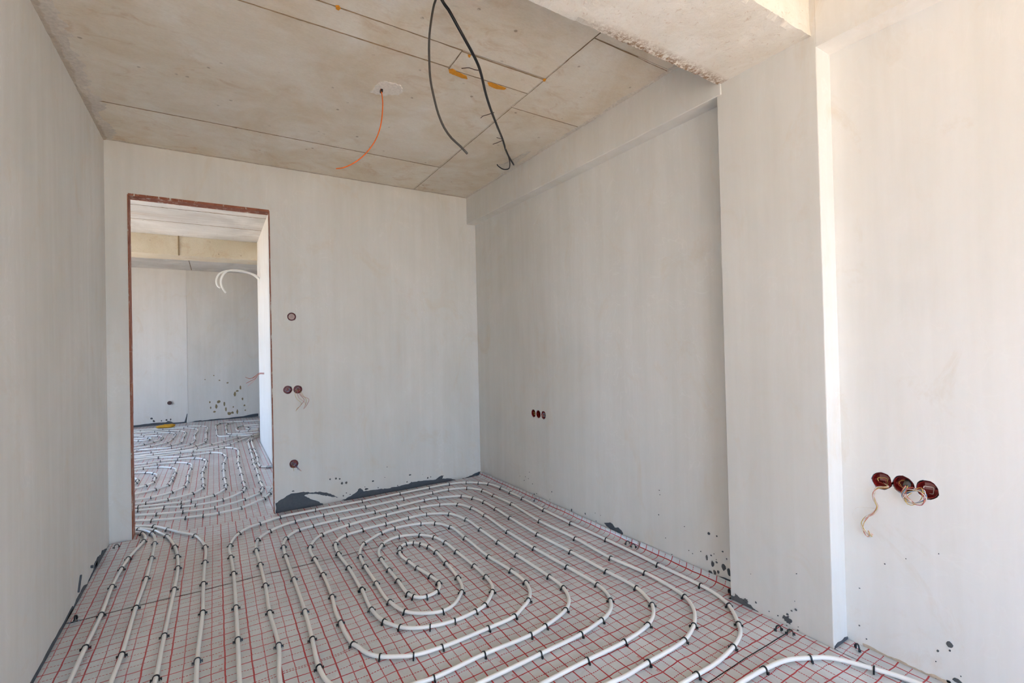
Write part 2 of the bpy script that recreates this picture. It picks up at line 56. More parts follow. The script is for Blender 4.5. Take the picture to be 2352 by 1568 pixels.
"far":[-0.733,10.9,0.396]},"cable_thick":[[0.85,1.859,2.801],[0.88,1.859,2.77],[0.927,1.872,2.725],[0.975,1.894,2.691],[1.032,1.932,2.667],[1.086,1.979,2.654],[1.133,2.035,2.65],[1.237,2.179,2.654],[1.347,2.326,2.67],[1.521,2.549,2.703],[1.726,2.808,2.743],[1.868,2.999,2.771],[1.995,3.154,2.794],[2.135,3.31,2.818]],"cable_thin":[[0.802,1.804,2.766],[0.792,1.81,2.73],[0.781,1.817,2.667],[0.772,1.822,2.585],[0.771,1.824,2.485],[0.774,1.822,2.412],[0.785,1.815,2.339],[0.799,1.806,2.271],[0.818,1.794,2.214],[0.844,1.777,2.168],[0.874,1.758,2.134],[0.897,1.744,2.103]],"cable_loop":[[1.869,2.995,2.77],[1.947,3.091,2.77],[2.04,3.22,2.77],[2.077,3.307,2.77],[2.053,3.331,2.77],[1.97,3.29,2.77],[1.95,3.269,2.77]],"cable_orange":[[0.836,2.714,2.829],[0.844,2.709,2.79],[0.847,2.706,2.739],[0.844,2.708,2.67],[0.834,2.715,2.599],[0.812,2.729,2.528],[0.778,2.75,2.468],[0.737,2.776,2.419],[0.689,2.806,2.382],[0.646,2.833,2.362],[0.611,2.855,2.358]],"twigs":[[[1.136,2.039,2.67],[1.104,2.049,2.67],[1.075,2.048,2.67],[1.044,2.071,2.67]],[[1.421,2.405,2.69],[1.399,2.454,2.69],[1.386,2.473,2.69],[1.385,2.505,2.69]],[[1.733,2.808,2.745],[1.72,2.84,2.745],[1.714,2.867,2.745],[1.698,2.901,2.745]],[[1.726,2.797,2.745],[1.695,2.798,2.745],[1.669,2.796,2.745]]],"conduit":[[[0.552,7.45,2.265],[0.513,7.45,2.335],[0.445,7.45,2.385],[0.329,7.45,2.413],[0.215,7.45,2.421],[0.139,7.45,2.408],[0.074,7.45,2.375],[0.036,7.45,2.319],[0.027,7.45,2.26],[0.04,7.45,2.205],[0.069,7.45,2.176]],[[0.556,7.42,2.284],[0.501,7.42,2.358],[0.424,7.42,2.393],[0.328,7.42,2.418],[0.233,7.42,2.423],[0.167,7.42,2.41],[0.12,7.42,2.374],[0.09,7.42,2.318],[0.078,7.42,2.259],[0.091,7.42,2.188],[0.131,7.42,2.11]]],"hallwires":[[[0.481,7.0,1.029],[0.434,7.0,0.99],[0.379,7.0,0.961],[0.325,7.0,0.985]],[[0.481,7.0,1.019],[0.434,7.0,0.958],[0.388,7.0,0.934],[0.333,7.0,0.906]],[[0.481,7.0,1.012],[0.443,7.0,0.958],[0.406,7.0,0.918],[0.35,7.0,0.865]],[[0.481,7.0,1.029],[0.416,7.0,0.97],[0.361,7.0,0.962]]],"yellow":[-0.736,10.274,0.0],"fitting":[0.503,5.984,0.02],"loose":{"a":[-0.582,4.153,0.008],"b":[-0.6,3.143,0.008],"b2":[-0.597,3.099,0.008],"c":[2.113,1.185,0.008],"d":[2.125,1.141,0.008],"e":[2.251,0.933,0.008],"f":[2.248,3.267,0.008],"g":[2.265,3.199,0.008],"h":[2.24,2.221,0.008],"i":[2.235,2.166,0.008],"j":[2.277,4.276,0.008],"k":[1.121,2.979,0.008],"l":[2.224,1.495,0.008]},"wires_nL":[[2.291,0.824,0.699],[2.291,0.859,0.687],[2.291,0.873,0.665],[2.291,0.871,0.633],[2.291,0.86,0.61],[2.291,0.873,0.581],[2.291,0.901,0.553],[2.291,0.918,0.521],[2.291,0.911,0.494],[2.291,0.895,0.48],[2.291,0.885,0.487],[2.291,0.892,0.496]],"wires_nR":[[2.286,0.762,0.715],[2.286,0.773,0.684],[2.286,0.764,0.662],[2.286,0.744,0.652],[2.286,0.72,0.661],[2.286,0.706,0.689],[2.286,0.714,0.714],[2.286,0.733,0.716],[2.286,0.753,0.701],[2.286,0.764,0.674],[2.286,0.749,0.656]],"wires_nT":[[2.294,0.868,0.599],[2.294,0.907,0.593],[2.294,0.936,0.585],[2.294,0.951,0.564],[2.294,0.952,0.541],[2.294,0.94,0.527]],"wires_pair":[[[0.562,4.274,0.975],[0.555,4.274,0.944],[0.569,4.274,0.905],[0.6,4.274,0.871],[0.592,4.274,0.846],[0.568,4.274,0.829],[0.56,4.274,0.807]],[[0.576,4.274,0.97],[0.597,4.274,0.934],[0.624,4.274,0.894],[0.6,4.274,0.858],[0.564,4.274,0.817]],[[0.586,4.274,0.97],[0.611,4.274,0.927],[0.66,4.274,0.898],[0.645,4.274,0.854],[0.618,4.274,0.82]],[[0.594,4.274,0.971],[0.617,4.274,0.933],[0.64,4.274,0.893],[0.633,4.274,0.849]],[[0.571,4.274,0.973],[0.581,4.274,0.923],[0.633,4.274,0.862],[0.621,4.274,0.831]]],"wires_low":[[[0.526,4.279,0.368],[0.549,4.279,0.346],[0.572,4.279,0.333],[0.591,4.279,0.308]],[[0.538,4.279,0.36],[0.561,4.279,0.344],[0.566,4.279,0.322]],[[0.526,4.279,0.362],[0.534,4.279,0.339],[0.536,4.279,0.316]],[[0.521,4.279,0.388],[0.549,4.279,0.371],[0.566,4.279,0.343],[0.578,4.279,0.316]]],"foam":[[[1.101,2.34],[1.119,2.325],[1.157,2.339],[1.216,2.35],[1.23,2.37],[1.199,2.375],[1.146,2.368],[1.114,2.364]],[[1.348,2.349],[1.368,2.338],[1.423,2.341],[1.472,2.346],[1.471,2.36],[1.425,2.376],[1.367,2.367]],[[1.132,2.172],[1.147,2.166],[1.152,2.183],[1.14,2.183]],[[1.607,2.165],[1.619,2.147],[1.626,2.166],[1.617,2.173]],[[0.471,2.147],[0.483,2.142],[0.493,2.153],[0.489,2.168],[0.478,2.166]]],"patch":[[0.796,2.781],[0.803,2.719],[0.813,2.65],[0.835,2.622],[0.88,2.619],[0.923,2.618],[0.95,2.651],[0.962,2.686],[0.949,2.731],[0.905,2.745],[0.883,2.779],[0.837,2.783]],"hookpatch":[[2.014,3.386],[2.058,3.329],[2.072,3.226],[2.075,3.132],[2.108,3.011],[2.125,3.15],[2.146,3.281],[2.159,3.408],[2.107,3.453]]}

YB, XR, XP, XN, XL = 4.294, 2.280, 2.189, 2.306, -0.641     # back wall, right wall, pillar face, niche wall, left wall
ZC, ZBEAM, ZCROSS, ZN = 2.821, 2.549, 2.606, 2.548
PIPE_R = 0.0090

# ---------------------------------------------------------------- materials
def rgb(r, g, b):
    f = lambda c: ((c / 255.0 + 0.055) / 1.055) ** 2.4 if c > 10 else c / 255.0 / 12.92
    return (f(r), f(g), f(b), 1.0)

def new_mat(name):
    m = bpy.data.materials.new(name); m.use_nodes = True
    n = m.node_tree; b = n.nodes['Principled BSDF']
    return m, n, b

def N(n, t, **kw):
    d = n.nodes.new(t)
    for k, v in kw.items(): setattr(d, k, v)
    return d

def mixc(n, fac, a, b, blend='MIX'):
    m = N(n, 'ShaderNodeMix', data_type='RGBA', blend_type=blend)
    for sock, val in ((m.inputs[0], fac), (m.inputs[6], a), (m.inputs[7], b)):
        if isinstance(val, (tuple, list, float, int)): sock.default_value = val
        else: n.links.new(val, sock)
    return m.outputs[2]

def math_(n, op, a, b=None, c=None):
    m = N(n, 'ShaderNodeMath', operation=op)
    for i, v in enumerate((a, b, c)):
        if v is None: continue
        if isinstance(v, (int, float)): m.inputs[i].default_value = v
        else: n.links.new(v, m.inputs[i])
    return m.outputs[0]

def mapr(n, v, a, b, c=0.0, d=1.0):
    m = N(n, 'ShaderNodeMapRange'); n.links.new(v, m.inputs[0])
    for i, q in enumerate((a, b, c, d)): m.inputs[i + 1].default_value = q
    return m.outputs[0]

def pos(n, scale=(1, 1, 1)):
    g = N(n, 'ShaderNodeNewGeometry'); v = N(n, 'ShaderNodeVectorMath', operation='MULTIPLY')
    n.links.new(g.outputs['Position'], v.inputs[0]); v.inputs[1].default_value = scale
    return v.outputs[0]

def noise_(n, vec, scale, detail=4.0, rough=0.55, dist=0.0):
    t = N(n, 'ShaderNodeTexNoise'); t.inputs['Scale'].default_value = scale; t.inputs['Detail'].default_value = detail
    t.inputs['Roughness'].default_value = rough; t.inputs['Distortion'].default_value = dist
    n.links.new(vec, t.inputs['Vector']); return t.outputs['Fac']

def bump(n, b, h, strength, dist=0.01):
    k = N(n, 'ShaderNodeBump'); k.inputs['Strength'].default_value = strength; k.inputs['Distance'].default_value = dist
    n.links.new(h, k.inputs['Height']); n.links.new(k.outputs[0], b.inputs['Normal'])

def plain(name, col, rough=0.5, metal=0.0, spec=0.5):
    m, n, b = new_mat(name); b.inputs['Base Color'].default_value = col
    b.inputs['Roughness'].default_value = rough; b.inputs['Metallic'].default_value = metal
    b.inputs['Specular IOR Level'].default_value = spec
    t = noise_(n, pos(n), 60.0, 2.0)
    c2 = tuple(c * 0.85 for c in col[:3]) + (1.0,)
    n.links.new(mixc(n, mapr(n, t, 0.35, 0.65), c2, col), b.inputs['Base Color'])
    return m

def plaster(name, a, bcol, streak=0.35):
    """skim-coated plaster: broad mottling, vertical trowel streaks, fine grain"""
    m, n, b = new_mat(name)
    big = noise_(n, pos(n, (0.9, 0.9, 0.55)), 1.6, 5.0, 0.6, 0.6)
    st = noise_(n, pos(n, (9, 9, 0.5)), 1.4, 4.0, 0.55)
    fine = noise_(n, pos(n, (30, 30, 4)), 2.0, 4.0, 0.6)
    f = math_(n, 'ADD', math_(n, 'MULTIPLY', mapr(n, big, 0.34, 0.66), 0.60), math_(n, 'MULTIPLY', mapr(n, st, 0.35, 0.65), streak))
    f = math_(n, 'ADD', f, math_(n, 'MULTIPLY', mapr(n, fine, 0.3, 0.7), 0.12))
    col = mixc(n, f, a, bcol)
    warm = noise_(n, pos(n, (1.0, 1.0, 0.7)), 3.1, 6.0, 0.7, 1.2)
    col = mixc(n, math_(n, 'MULTIPLY', mapr(n, warm, 0.56, 0.72), 0.30), col, rgb(214, 196, 170))
    sc_ = noise_(n, pos(n, (1, 1, 0.8)), 2.6, 3.0, 0.5, 2.5)
    ln_ = mapr(n, math_(n, 'ABSOLUTE', math_(n, 'SUBTRACT', sc_, 0.5)), 0.0, 0.010, 1.0, 0.0)
    col = mixc(n, math_(n, 'MULTIPLY', math_(n, 'MULTIPLY', ln_, mapr(n, big, 0.48, 0.60)), 0.3), col, rgb(240, 238, 234))
    n.links.new(col, b.inputs['Base Color']); b.inputs['Roughness'].default_value = 0.82
    b.inputs['Specular IOR Level'].default_value = 0.25
    h = math_(n, 'ADD', math_(n, 'MULTIPLY', st, 0.5), math_(n, 'MULTIPLY', noise_(n, pos(n), 55.0, 4.0), 0.15))
    bump(n, b, h, 0.25, 0.004)
    return m

M_PLASTER = plaster('skim_plaster', rgb(214, 211, 203), rgb(228, 226, 221))
M_PLASTER_W = plaster('skim_plaster_pale', rgb(226, 223, 216), rgb(237, 235, 231))

def concrete(name, a, bcol, rust=0.5, grain=1.0, sx=1.0, sy=1.0):
    m, n, b = new_mat(name)
    big = noise_(n, pos(n, (1, 1, 1)), 1.7, 5.0, 0.6, 0.8)
    mid = noise_(n, pos(n, (sx, 1.5 * sy, 1)), 5.0, 5.0, 0.6, 0.8)
    f = math_(n, 'ADD', math_(n, 'MULTIPLY', mapr(n, big, 0.35, 0.65), 0.65), math_(n, 'MULTIPLY', mapr(n, mid, 0.3, 0.7), 0.35))
    col = mixc(n, f, a, bcol)
    fine = noise_(n, pos(n, (1, 3, 1)), 70.0, 3.0, 0.7)
    col = mixc(n, math_(n, 'MULTIPLY', mapr(n, fine, 0.4, 0.7), 0.12), col, rgb(130, 116, 96))
    r1 = noise_(n, pos(n, (sx, 1.6 * sy, 1)), 5.0, 6.0, 0.7, 1.0); r2 = noise_(n, pos(n, (1, 1, 1)), 1.1, 3.0)
    rf = math_(n, 'MULTIPLY', mapr(n, r1, 0.53, 0.72), mapr(n, r2, 0.38, 0.60))
    col = mixc(n, math_(n, 'MULTIPLY', rf, rust), col, rgb(186, 140, 84))
    v = N(n, 'ShaderNodeTexVoronoi'); v.inputs['Scale'].default_value = 9.0; n.links.new(pos(n), v.inputs['Vector'])
    sp = math_(n, 'MULTIPLY', mapr(n, v.outputs['Distance'], 0.10, 0.06), mapr(n, r1, 0.46, 0.56))
    col = mixc(n, math_(n, 'MULTIPLY', sp, 0.6), col, rgb(112, 88, 58))
    oi = N(n, 'ShaderNodeObjectInfo')
    col = mixc(n, math_(n, 'MULTIPLY', oi.outputs['Random'], 0.12), col, rgb(150, 146, 140))
    n.links.new(col, b.inputs['Base Color']); b.inputs['Roughness'].default_value = 0.85
    b.inputs['Specular IOR Level'].default_value = 0.2
    bump(n, b, math_(n, 'ADD', mid, math_(n, 'MULTIPLY', fine, 0.4 * grain)), 0.2 * grain, 0.006)
    return m

M_CEIL = concrete('raw_concrete_ceiling', rgb(220, 204, 178), rgb(240, 235, 224), 0.45)
M_SLAB = concrete('dark_joint_concrete', rgb(96, 78, 58), rgb(128, 106, 80), 0.3)
M_HALLC = concrete('hall_ceiling_concrete', rgb(196, 194, 188), rgb(238, 237, 232), 0.8, 1.0, 0.35, 3.0)
M_HALLB = concrete('hall_beam_concrete', rgb(216, 204, 178), rgb(230, 222, 202), 0.6)

def rough_beam():
    m, n, b = new_mat('rough_beam_concrete')
    big = noise_(n, pos(n), 3.0, 6.0, 0.65, 0.6)
    col = mixc(n, mapr(n, big, 0.35, 0.65), rgb(228, 220, 206), rgb(242, 238, 230))
    fleck = noise_(n, pos(n, (1, 1, 1)), 38.0, 5.0, 0.75, 1.0)
    col = mixc(n, math_(n, 'MULTIPLY', mapr(n, fleck, 0.58, 0.72), 0.5), col, rgb(176, 132, 84))
    g = N(n, 'ShaderNodeNewGeometry'); s = N(n, 'ShaderNodeSeparateXYZ'); n.links.new(g.outputs['Position'], s.inputs[0])
    # exposed brown aggregate where the far arris has broken away, right half of the beam
    edge = math_(n, 'MULTIPLY', mapr(n, s.outputs['Y'], 1.385, 1.435), mapr(n, s.outputs['X'], 1.25, 1.5))
    crumb = noise_(n, pos(n), 55.0, 5.0, 0.7, 0.4)
    ef = math_(n, 'MULTIPLY', edge, mapr(n, crumb, 0.42, 0.56))
    col = mixc(n, math_(n, 'MULTIPLY', ef, 0.85), col, rgb(142, 104, 62))
    n.links.new(col, b.inputs['Base Color']); b.inputs['Roughness'].default_value = 0.9; b.inputs['Specular IOR Level'].default_value = 0.2
    bump(n, b, math_(n, 'ADD', fleck, crumb), 0.5, 0.006)
    return m
M_BEAM = rough_beam()

def foil():
    m, n, b = new_mat('red_gridded_foil')
    uv = N(n, 'ShaderNodeUVMap', uv_map='sheet')
    wn = N(n, 'ShaderNodeTexNoise'); wn.inputs['Scale'].default_value = 9.0; wn.inputs['Detail'].default_value = 2.0
    n.links.new(uv.outputs[0], wn.inputs['Vector'])
    sub = N(n, 'ShaderNodeVectorMath', operation='SUBTRACT'); n.links.new(wn.outputs['Color'], sub.inputs[0]); sub.inputs[1].default_value = (0.5, 0.5, 0.5)
    sc = N(n, 'ShaderNodeVectorMath', operation='MULTIPLY'); n.links.new(sub.outputs[0], sc.inputs[0]); sc.inputs[1].default_value = (0.008, 0.022, 0)
    ad = N(n, 'ShaderNodeVectorMath', operation='ADD'); n.links.new(uv.outputs[0], ad.inputs[0]); n.links.new(sc.outputs[0], ad.inputs[1])
    s = N(n, 'ShaderNodeSeparateXYZ'); n.links.new(ad.outputs[0], s.inputs[0]); U, V = s.outputs['X'], s.outputs['Y']
    def line(c, period, off, half):
        d = math_(n, 'PINGPONG', math_(n, 'ADD', c, off), period / 2)      # 0 on a line
        return math_(n, 'LESS_THAN', d, half)
    PU, PV = 0.0977, 0.0985
    lu = line(U, PU, 10 * PU - 0.017, 0.0029); lu2 = line(U, PU, 10 * PU - 0.017 + PU / 2, 0.0020)
    lv = line(V, PV, 100 * PV, 0.0026); lv2 = line(V, PV, 100 * PV + PV / 2, 0.0020)
    dash = math_(n, 'GREATER_THAN', math_(n, 'FRACT', math_(n, 'MULTIPLY', U, 90.0)), 0.32)
    dashv = math_(n, 'GREATER_THAN', math_(n, 'FRACT', math_(n, 'MULTIPLY', V, 110.0)), 0.22)
    ln = math_(n, 'MAXIMUM', math_(n, 'MAXIMUM', lu, lv), math_(n, 'MAXIMUM', math_(n, 'MULTIPLY', lu2, dashv), math_(n, 'MULTIPLY', lv2, dash)))
    dirt = noise_(n, pos(n), 2.3, 5.0, 0.65, 0.8)
    base = mixc(n, mapr(n, dirt, 0.38, 0.66), rgb(193, 192, 190), rgb(213, 214, 213))
    smu = noise_(n, pos(n, (1, 3, 1)), 6.0, 5.0, 0.7, 1.0)
    base = mixc(n, math_(n, 'MULTIPLY', mapr(n, smu, 0.60, 0.75), 0.35), base, rgb(150, 140, 128))
    col = mixc(n, ln, base, rgb(172, 8, 10))
    n.links.new(col, b.inputs['Base Color'])
    b.inputs['Roughness'].default_value = 0.36; b.inputs['Metallic'].default_value = 0.10
    b.inputs['Coat Weight'].default_value = 0.6; b.inputs['Coat Roughness'].default_value = 0.05
    w1 = noise_(n, pos(n, (1, 1.5, 1)), 14.0, 4.0, 0.55, 0.8); w2 = noise_(n, pos(n, (2.0, 1, 1)), 30.0, 3.0, 0.5, 1.5)
    bump(n, b, math_(n, 'ADD', w1, math_(n, 'MULTIPLY', w2, 0.35)), 0.30, 0.012)
    nb = [x for x in n.nodes if x.bl_idname == 'ShaderNodeBump'][0]
    n.links.new(nb.outputs[0], b.inputs['Coat Normal'])
    return m
M_FOIL = foil()
M_INK = plain('red_print', rgb(176, 30, 28), 0.4)
M_PIPE = plain('white_plastic_pipe', rgb(236, 234, 227), 0.30)
M_PIPE.node_tree.nodes['Principled BSDF'].inputs['Subsurface Weight'].default_value = 0.0
M_PIPE.node_tree.links.remove(M_PIPE.node_tree.nodes['Principled BSDF'].inputs['Base Color'].links[0])
M_CLIP = plain('black_plastic', rgb(22, 26, 26), 0.35)
M_MORTAR = plain('dark_grey_mortar', rgb(84, 90, 96), 0.75)
M_MORTAR2 = plain('grey_mortar_splatter', rgb(92, 94, 94), 0.85)
M_MUD = plain('brown_dried_splash', rgb(148, 132, 96), 0.9)
M_BRICK = None
def brickm():
    m, n, b = new_mat('exposed_red_brick')
    t = noise_(n, pos(n, (1, 1, 1)), 14.0, 5.0, 0.7, 0.6)
    c = mixc(n, mapr(n, t, 0.35, 0.62), rgb(140, 80, 58), rgb(164, 104, 80))
    t2 = noise_(n, pos(n, (1, 1, 0.4)), 26.0, 4.0, 0.7)
    c = mixc(n, mapr(n, t2, 0.57, 0.66), c, rgb(206, 198, 184))
    n.links.new(c, b.inputs['Base Color']); b.inputs['Roughness'].default_value = 0.9
    bump(n, b, t, 0.5, 0.01); return m
M_BRICK = brickm()
M_FOAM = plain('orange_foam', rgb(222, 150, 36), 0.8)
M_PATCH = plain('broken_concrete', rgb(232, 226, 216), 0.95)
M_SMEAR = plain('plaster_smear', rgb(196, 184, 168), 0.9)
M_SMEARW = plain('white_plaster_smear', rgb(214, 206, 194), 0.9)
M_RED = plain('dark_red_plastic', rgb(134, 26, 24), 0.4)
M_LID = plain('pinkish_lid', rgb(188, 164, 158), 0.6)
M_BLACK = plain('black_cable_sheath', rgb(24, 23, 22), 0.5)
M_GREYC = plain('dark_grey_cable_sheath', rgb(70, 66, 60), 0.5)
M_ORANGE = plain('orange_cable_sheath', rgb(238, 112, 16), 0.45)
M_TWIG = plain('rusty_tie_wire', rgb(84, 62, 46), 0.7)
M_STEEL = plain('steel_fitting', rgb(200, 204, 206), 0.25, 1.0)
WIRE = [plain('wire_white', rgb(226, 218, 208), 0.5), plain('wire_yellow', rgb(206, 176, 96), 0.5), plain('wire_red', rgb(196, 92, 78), 0.5),
        plain('wire_blue', rgb(112, 146, 190), 0.5), plain('wire_pink', rgb(222, 178, 164), 0.5), plain('wire_copper', rgb(190, 120, 84), 0.5)]
M_GROUND = plain('dry_sandy_ground', rgb(196, 176, 148), 0.95)
M_SCREED = plain('insulation_board', rgb(168, 160, 150), 0.9)
M_FRAME = plain('white_window_frame', rgb(232, 232, 230), 0.4)
M_YELLOW = plain('yellow_cloth', rgb(226, 170, 52), 0.8)

# ---------------------------------------------------------------- mesh helpers
def tag(o, label=None, cat=None, group=None, kind=None):
    if label: o['label'] = label
    if cat: o['category'] = cat
    if group: o['group'] = group
    if kind: o['kind'] = kind
    return o

def link(name, me, m=None, parent=None):
    o = bpy.data.objects.new(name, me); COL.objects.link(o)
    if m is not None and me is not None and not me.materials: me.materials.append(m)
    if parent is not None: o.parent = parent
    return o

def empty(name, loc=(0, 0, 0)):
    o = bpy.data.objects.new(name, None); COL.objects.link(o); o.location = loc; o.empty_display_size = 0.1
    return o

def to_mesh(name, bm, smooth=False):
    bmesh.ops.recalc_face_normals(bm, faces=bm.faces)
    me = bpy.data.meshes.new(name); bm.to_mesh(me); bm.free()
    if smooth:
        for p in me.polygons: p.use_smooth = True
    return me

def box(bm, x0, x1, y0, y1, z0, z1):
    v = [bm.verts.new(p) for p in ((x0, y0, z0), (x1, y0, z0), (x1, y1, z0), (x0, y1, z0), (x0, y0, z1), (x1, y0, z1), (x1, y1, z1), (x0, y1, z1))]
    for f in ((0, 3, 2, 1), (4, 5, 6, 7), (0, 1, 5, 4), (1, 2, 6, 5), (2, 3, 7, 6), (3, 0, 4, 7)): bm.faces.new([v[i] for i in f])

def box_obj(name, ext, m, parent=None, bevel=0.0):
    bm = bmesh.new(); box(bm, *ext)
    if bevel: bmesh.ops.bevel(bm, geom=list(bm.edges), offset=bevel, segments=2, affect='EDGES', profile=0.5)
    return link(name, to_mesh(name, bm), m, parent)

def catmull(pts, step=0.02):
    P = [Vector(p[:3]) for p in pts]; out = []
    P = [P[0] * 2 - P[1]] + P + [P[-1] * 2 - P[-2]]
    idx = []
    for i in range(1, len(P) - 2):
        idx.append(len(out))
        a, b, c, d = P[i - 1], P[i], P[i + 1], P[i + 2]
        # centripetal parametrisation: no loops where points bunch up
        t1 = max((b - a).length ** 0.5, 1e-4); t2 = t1 + max((c - b).length ** 0.5, 1e-4); t3 = t2 + max((d - c).length ** 0.5, 1e-4)
        k = max(2, int((c - b).length / step))
        for j in range(k):
            t = t1 + (t2 - t1) * j / k
            A1 = a * ((t1 - t) / t1) + b * (t / t1); A2 = b * ((t2 - t) / (t2 - t1)) + c * ((t - t1) / (t2 - t1)); A3 = c * ((t3 - t) / (t3 - t2)) + d * ((t - t2) / (t3 - t2))
            B1 = A1 * ((t2 - t) / t2) + A2 * (t / t2); B2 = A2 * ((t3 - t) / (t3 - t1)) + A3 * ((t - t1) / (t3 - t1))
            out.append(B1 * ((t2 - t) / (t2 - t1)) + B2 * ((t - t1) / (t2 - t1)))
    idx.append(len(out)); out.append(P[-2])
    return out, idx

def tube_mesh(name, pts, r, seg=10, cap=True):
    bm = bmesh.new(); rings = []
    up = Vector((0, 0, 1)); n = None
    for i, p in enumerate(pts):
        t = (pts[min(i + 1, len(pts) - 1)] - pts[max(i - 1, 0)])
        if t.length < 1e-9: t = Vector((0, 1, 0))
        t.normalize()
        if n is None:
            n = up.cross(t) if abs(t.z) < 0.9 else Vector((1, 0, 0)).cross(t)
        n = (n - t * n.dot(t)); n.normalize(); b = t.cross(n)
        rr = r(i / max(1, len(pts) - 1)) if callable(r) else r
        rings.append([bm.verts.new(p + (n * math.cos(2 * math.pi * k / seg) + b * math.sin(2 * math.pi * k / seg)) * rr) for k in range(seg)])
    for a, c in zip(rings, rings[1:]):
        for k in range(seg): bm.faces.new((a[k], a[(k + 1) % seg], c[(k + 1) % seg], c[k]))
    if cap: bm.faces.new(rings[0]); bm.faces.new(rings[-1])
    return to_mesh(name, bm, True)

def wire_obj(name, pts, r, m, parent=None, step=0.01, seg=6):
    q, _ = catmull([Vector(p) for p in pts], step)
    o = link(name, tube_mesh(name, q, r, seg), m, parent)
    return o

def prism(name, outline, frame, thick, m, parent=None, jitter=0.0, detail=1):
    """irregular flat splash with its own thickness; frame(a, b, d) -> 3D point, d out of the surface"""
    from mathutils.geometry import tessellate_polygon
    pts = []
    nn = len(outline)
    for i in range(nn):
        a = Vector(outline[i]); b = Vector(outline[(i + 1) % nn])
        for k in range(detail):
            t = k / detail; p = a.lerp(b, t)
            if jitter: p += Vector((random.uniform(-1, 1), random.uniform(-1, 1))) * jitter * (0.4 if k == 0 else 1)
            pts.append(p)
    c = sum(pts, Vector((0, 0))) / len(pts)
    bm = bmesh.new()
    lo = [bm.verts.new(frame(p.x, p.y, -0.002)) for p in pts]
    hi = [bm.verts.new(frame(*(p.lerp(c, 0.03)), thick)) for p in pts]
    tri = tessellate_polygon([[Vector((p.x, p.y, 0)) for p in pts]])
    for t in tri:
        try: bm.faces.new([hi[i] for i in t])
        except ValueError: pass
        try: bm.faces.new([lo[i] for i in reversed(t)])
        except ValueError: pass
    for i in range(len(pts)):
        j = (i + 1) % len(pts)
        bm.faces.new((lo[i], lo[j], hi[j], hi[i]))
    return link(name, to_mesh(name, bm), m, parent)

def splatter(name, dots, frame, m, parent, thick=0.002):
    bm = bmesh.new()
    for a, b, rx, ry in dots:
        k = 9; ph = random.random() * 6
        rx = max(rx, 0.0018); ry = max(ry, 0.0018)
        rad = [1 + random.uniform(-0.22, 0.22) for _ in range(k)]
        lo = [bm.verts.new(frame(a + rx * rad[i] * math.cos(6.283 * i / k + ph), b + ry * rad[i] * math.sin(6.283 * i / k + ph), -0.001)) for i in range(k)]
        hi = [bm.verts.new(frame(a + .8 * rx * rad[i] * math.cos(6.283 * i / k + ph), b + .8 * ry * rad[i] * math.sin(6.283 * i / k + ph), thick)) for i in range(k)]
        bm.faces.new(hi)
        for i in range(k): bm.faces.new((lo[i], lo[(i + 1) % k], hi[(i + 1) % k], hi[i]))
    o = link(name, to_mesh(name, bm), m, parent); o['kind'] = 'stuff'
    return o

def carve(name, ext, cutters, m, extra=None):
    """a wall solid with real openings"""
    bm = bmesh.new(); box(bm, *ext)
    if extra:
        for e in extra: box(bm, *e)
    base = link(name, to_mesh(name, bm), m)
    tmp = []
    for i, c in enumerate(cutters):
        co = link('cut', c, None); tmp.append(co)
        md = base.modifiers.new('c%d' % i, 'BOOLEAN'); md.operation = 'DIFFERENCE'; md.object = co; md.solver = 'EXACT'
    bpy.context.view_layer.update()
    dg = bpy.context.evaluated_depsgraph_get()
    me = bpy.data.meshes.new_from_object(base.evaluated_get(dg))
    base.modifiers.clear(); old = base.data; base.data = me; bpy.data.meshes.remove(old)
    if not me.materials: me.materials.append(m)
    for t in tmp: bpy.data.objects.remove(t)
    base['kind'] = 'structure'
    return base

def cyl_cutter(c, axis, r, depth, rag=0.03, seg=20):
    """axis: outward normal of the wall face"""
    n = Vector(axis); u = Vector((0, 0, 1)).cross(n); u.normalize(); v = Vector((0, 0, 1))
    bm = bmesh.new(); a, b = [], []
    for k in range(seg):
        rr = r * (1 + random.uniform(-rag, rag)); d = (u * math.cos(6.28318 * k / seg) + v * math.sin(6.28318 * k / seg)) * rr
        a.append(bm.verts.new(Vector(c) + d + n * 0.03)); b.append(bm.verts.new(Vector(c) + d - n * depth))
    bm.faces.new(a); bm.faces.new(b)
    for k in range(seg): bm.faces.new((a[k], a[(k + 1) % seg], b[(k + 1) % seg], b[k]))
    return to_mesh('cut', bm)

def box_cutter(*e):
    bm = bmesh.new(); box(bm, *e); return to_mesh('cut', bm)

# ---------------------------------------------------------------- the setting
B = DATA['boxes']
DX0, DX1, DZ = -0.512, 0.387, 2.453
BW = 0.106                                                   # partition thickness
FY = -2.2                                                   # window wall behind the camera
HX0, HX1, HFY, HC = -3.0, 2.6, 10.95, 2.90                   # hall behind the door

RB = 0.0345
cut = [box_cutter(DX0, DX1, YB - 0.2, YB + BW + 0.2, -0.5, DZ)]
for k in ('lid', 'pairL', 'pairR', 'low'): cut.append(cyl_cutter(B[k], (0, -1, 0), RB, 0.062))
wall_back = carve('wall_back', (HX0 - 0.3, XR + 0.3, YB, YB + BW, -0.06, HC + 0.05), cut, M_PLASTER)
wall_left = box_obj('wall_left', (XL - 0.2, XL, FY - 0.2, YB, -0.06, HC), M_PLASTER); wall_left['kind'] = 'structure'
cut = [cyl_cutter(c, (-1, 0, 0), RB, 0.07) for c in B['r']]
wall_right = carve('wall_right', (XR, XR + 0.25, 1.2, YB + 0.02, -0.06, HC), cut, M_PLASTER)
cut = [cyl_cutter(c, (-1, 0, 0), 0.036, 0.07, 0.05) for c in B['n']]
wall_niche = carve('wall_niche', (XN, XN + 0.25, FY - 0.2, 1.25, -0.06, HC), cut, M_PLASTER_W)
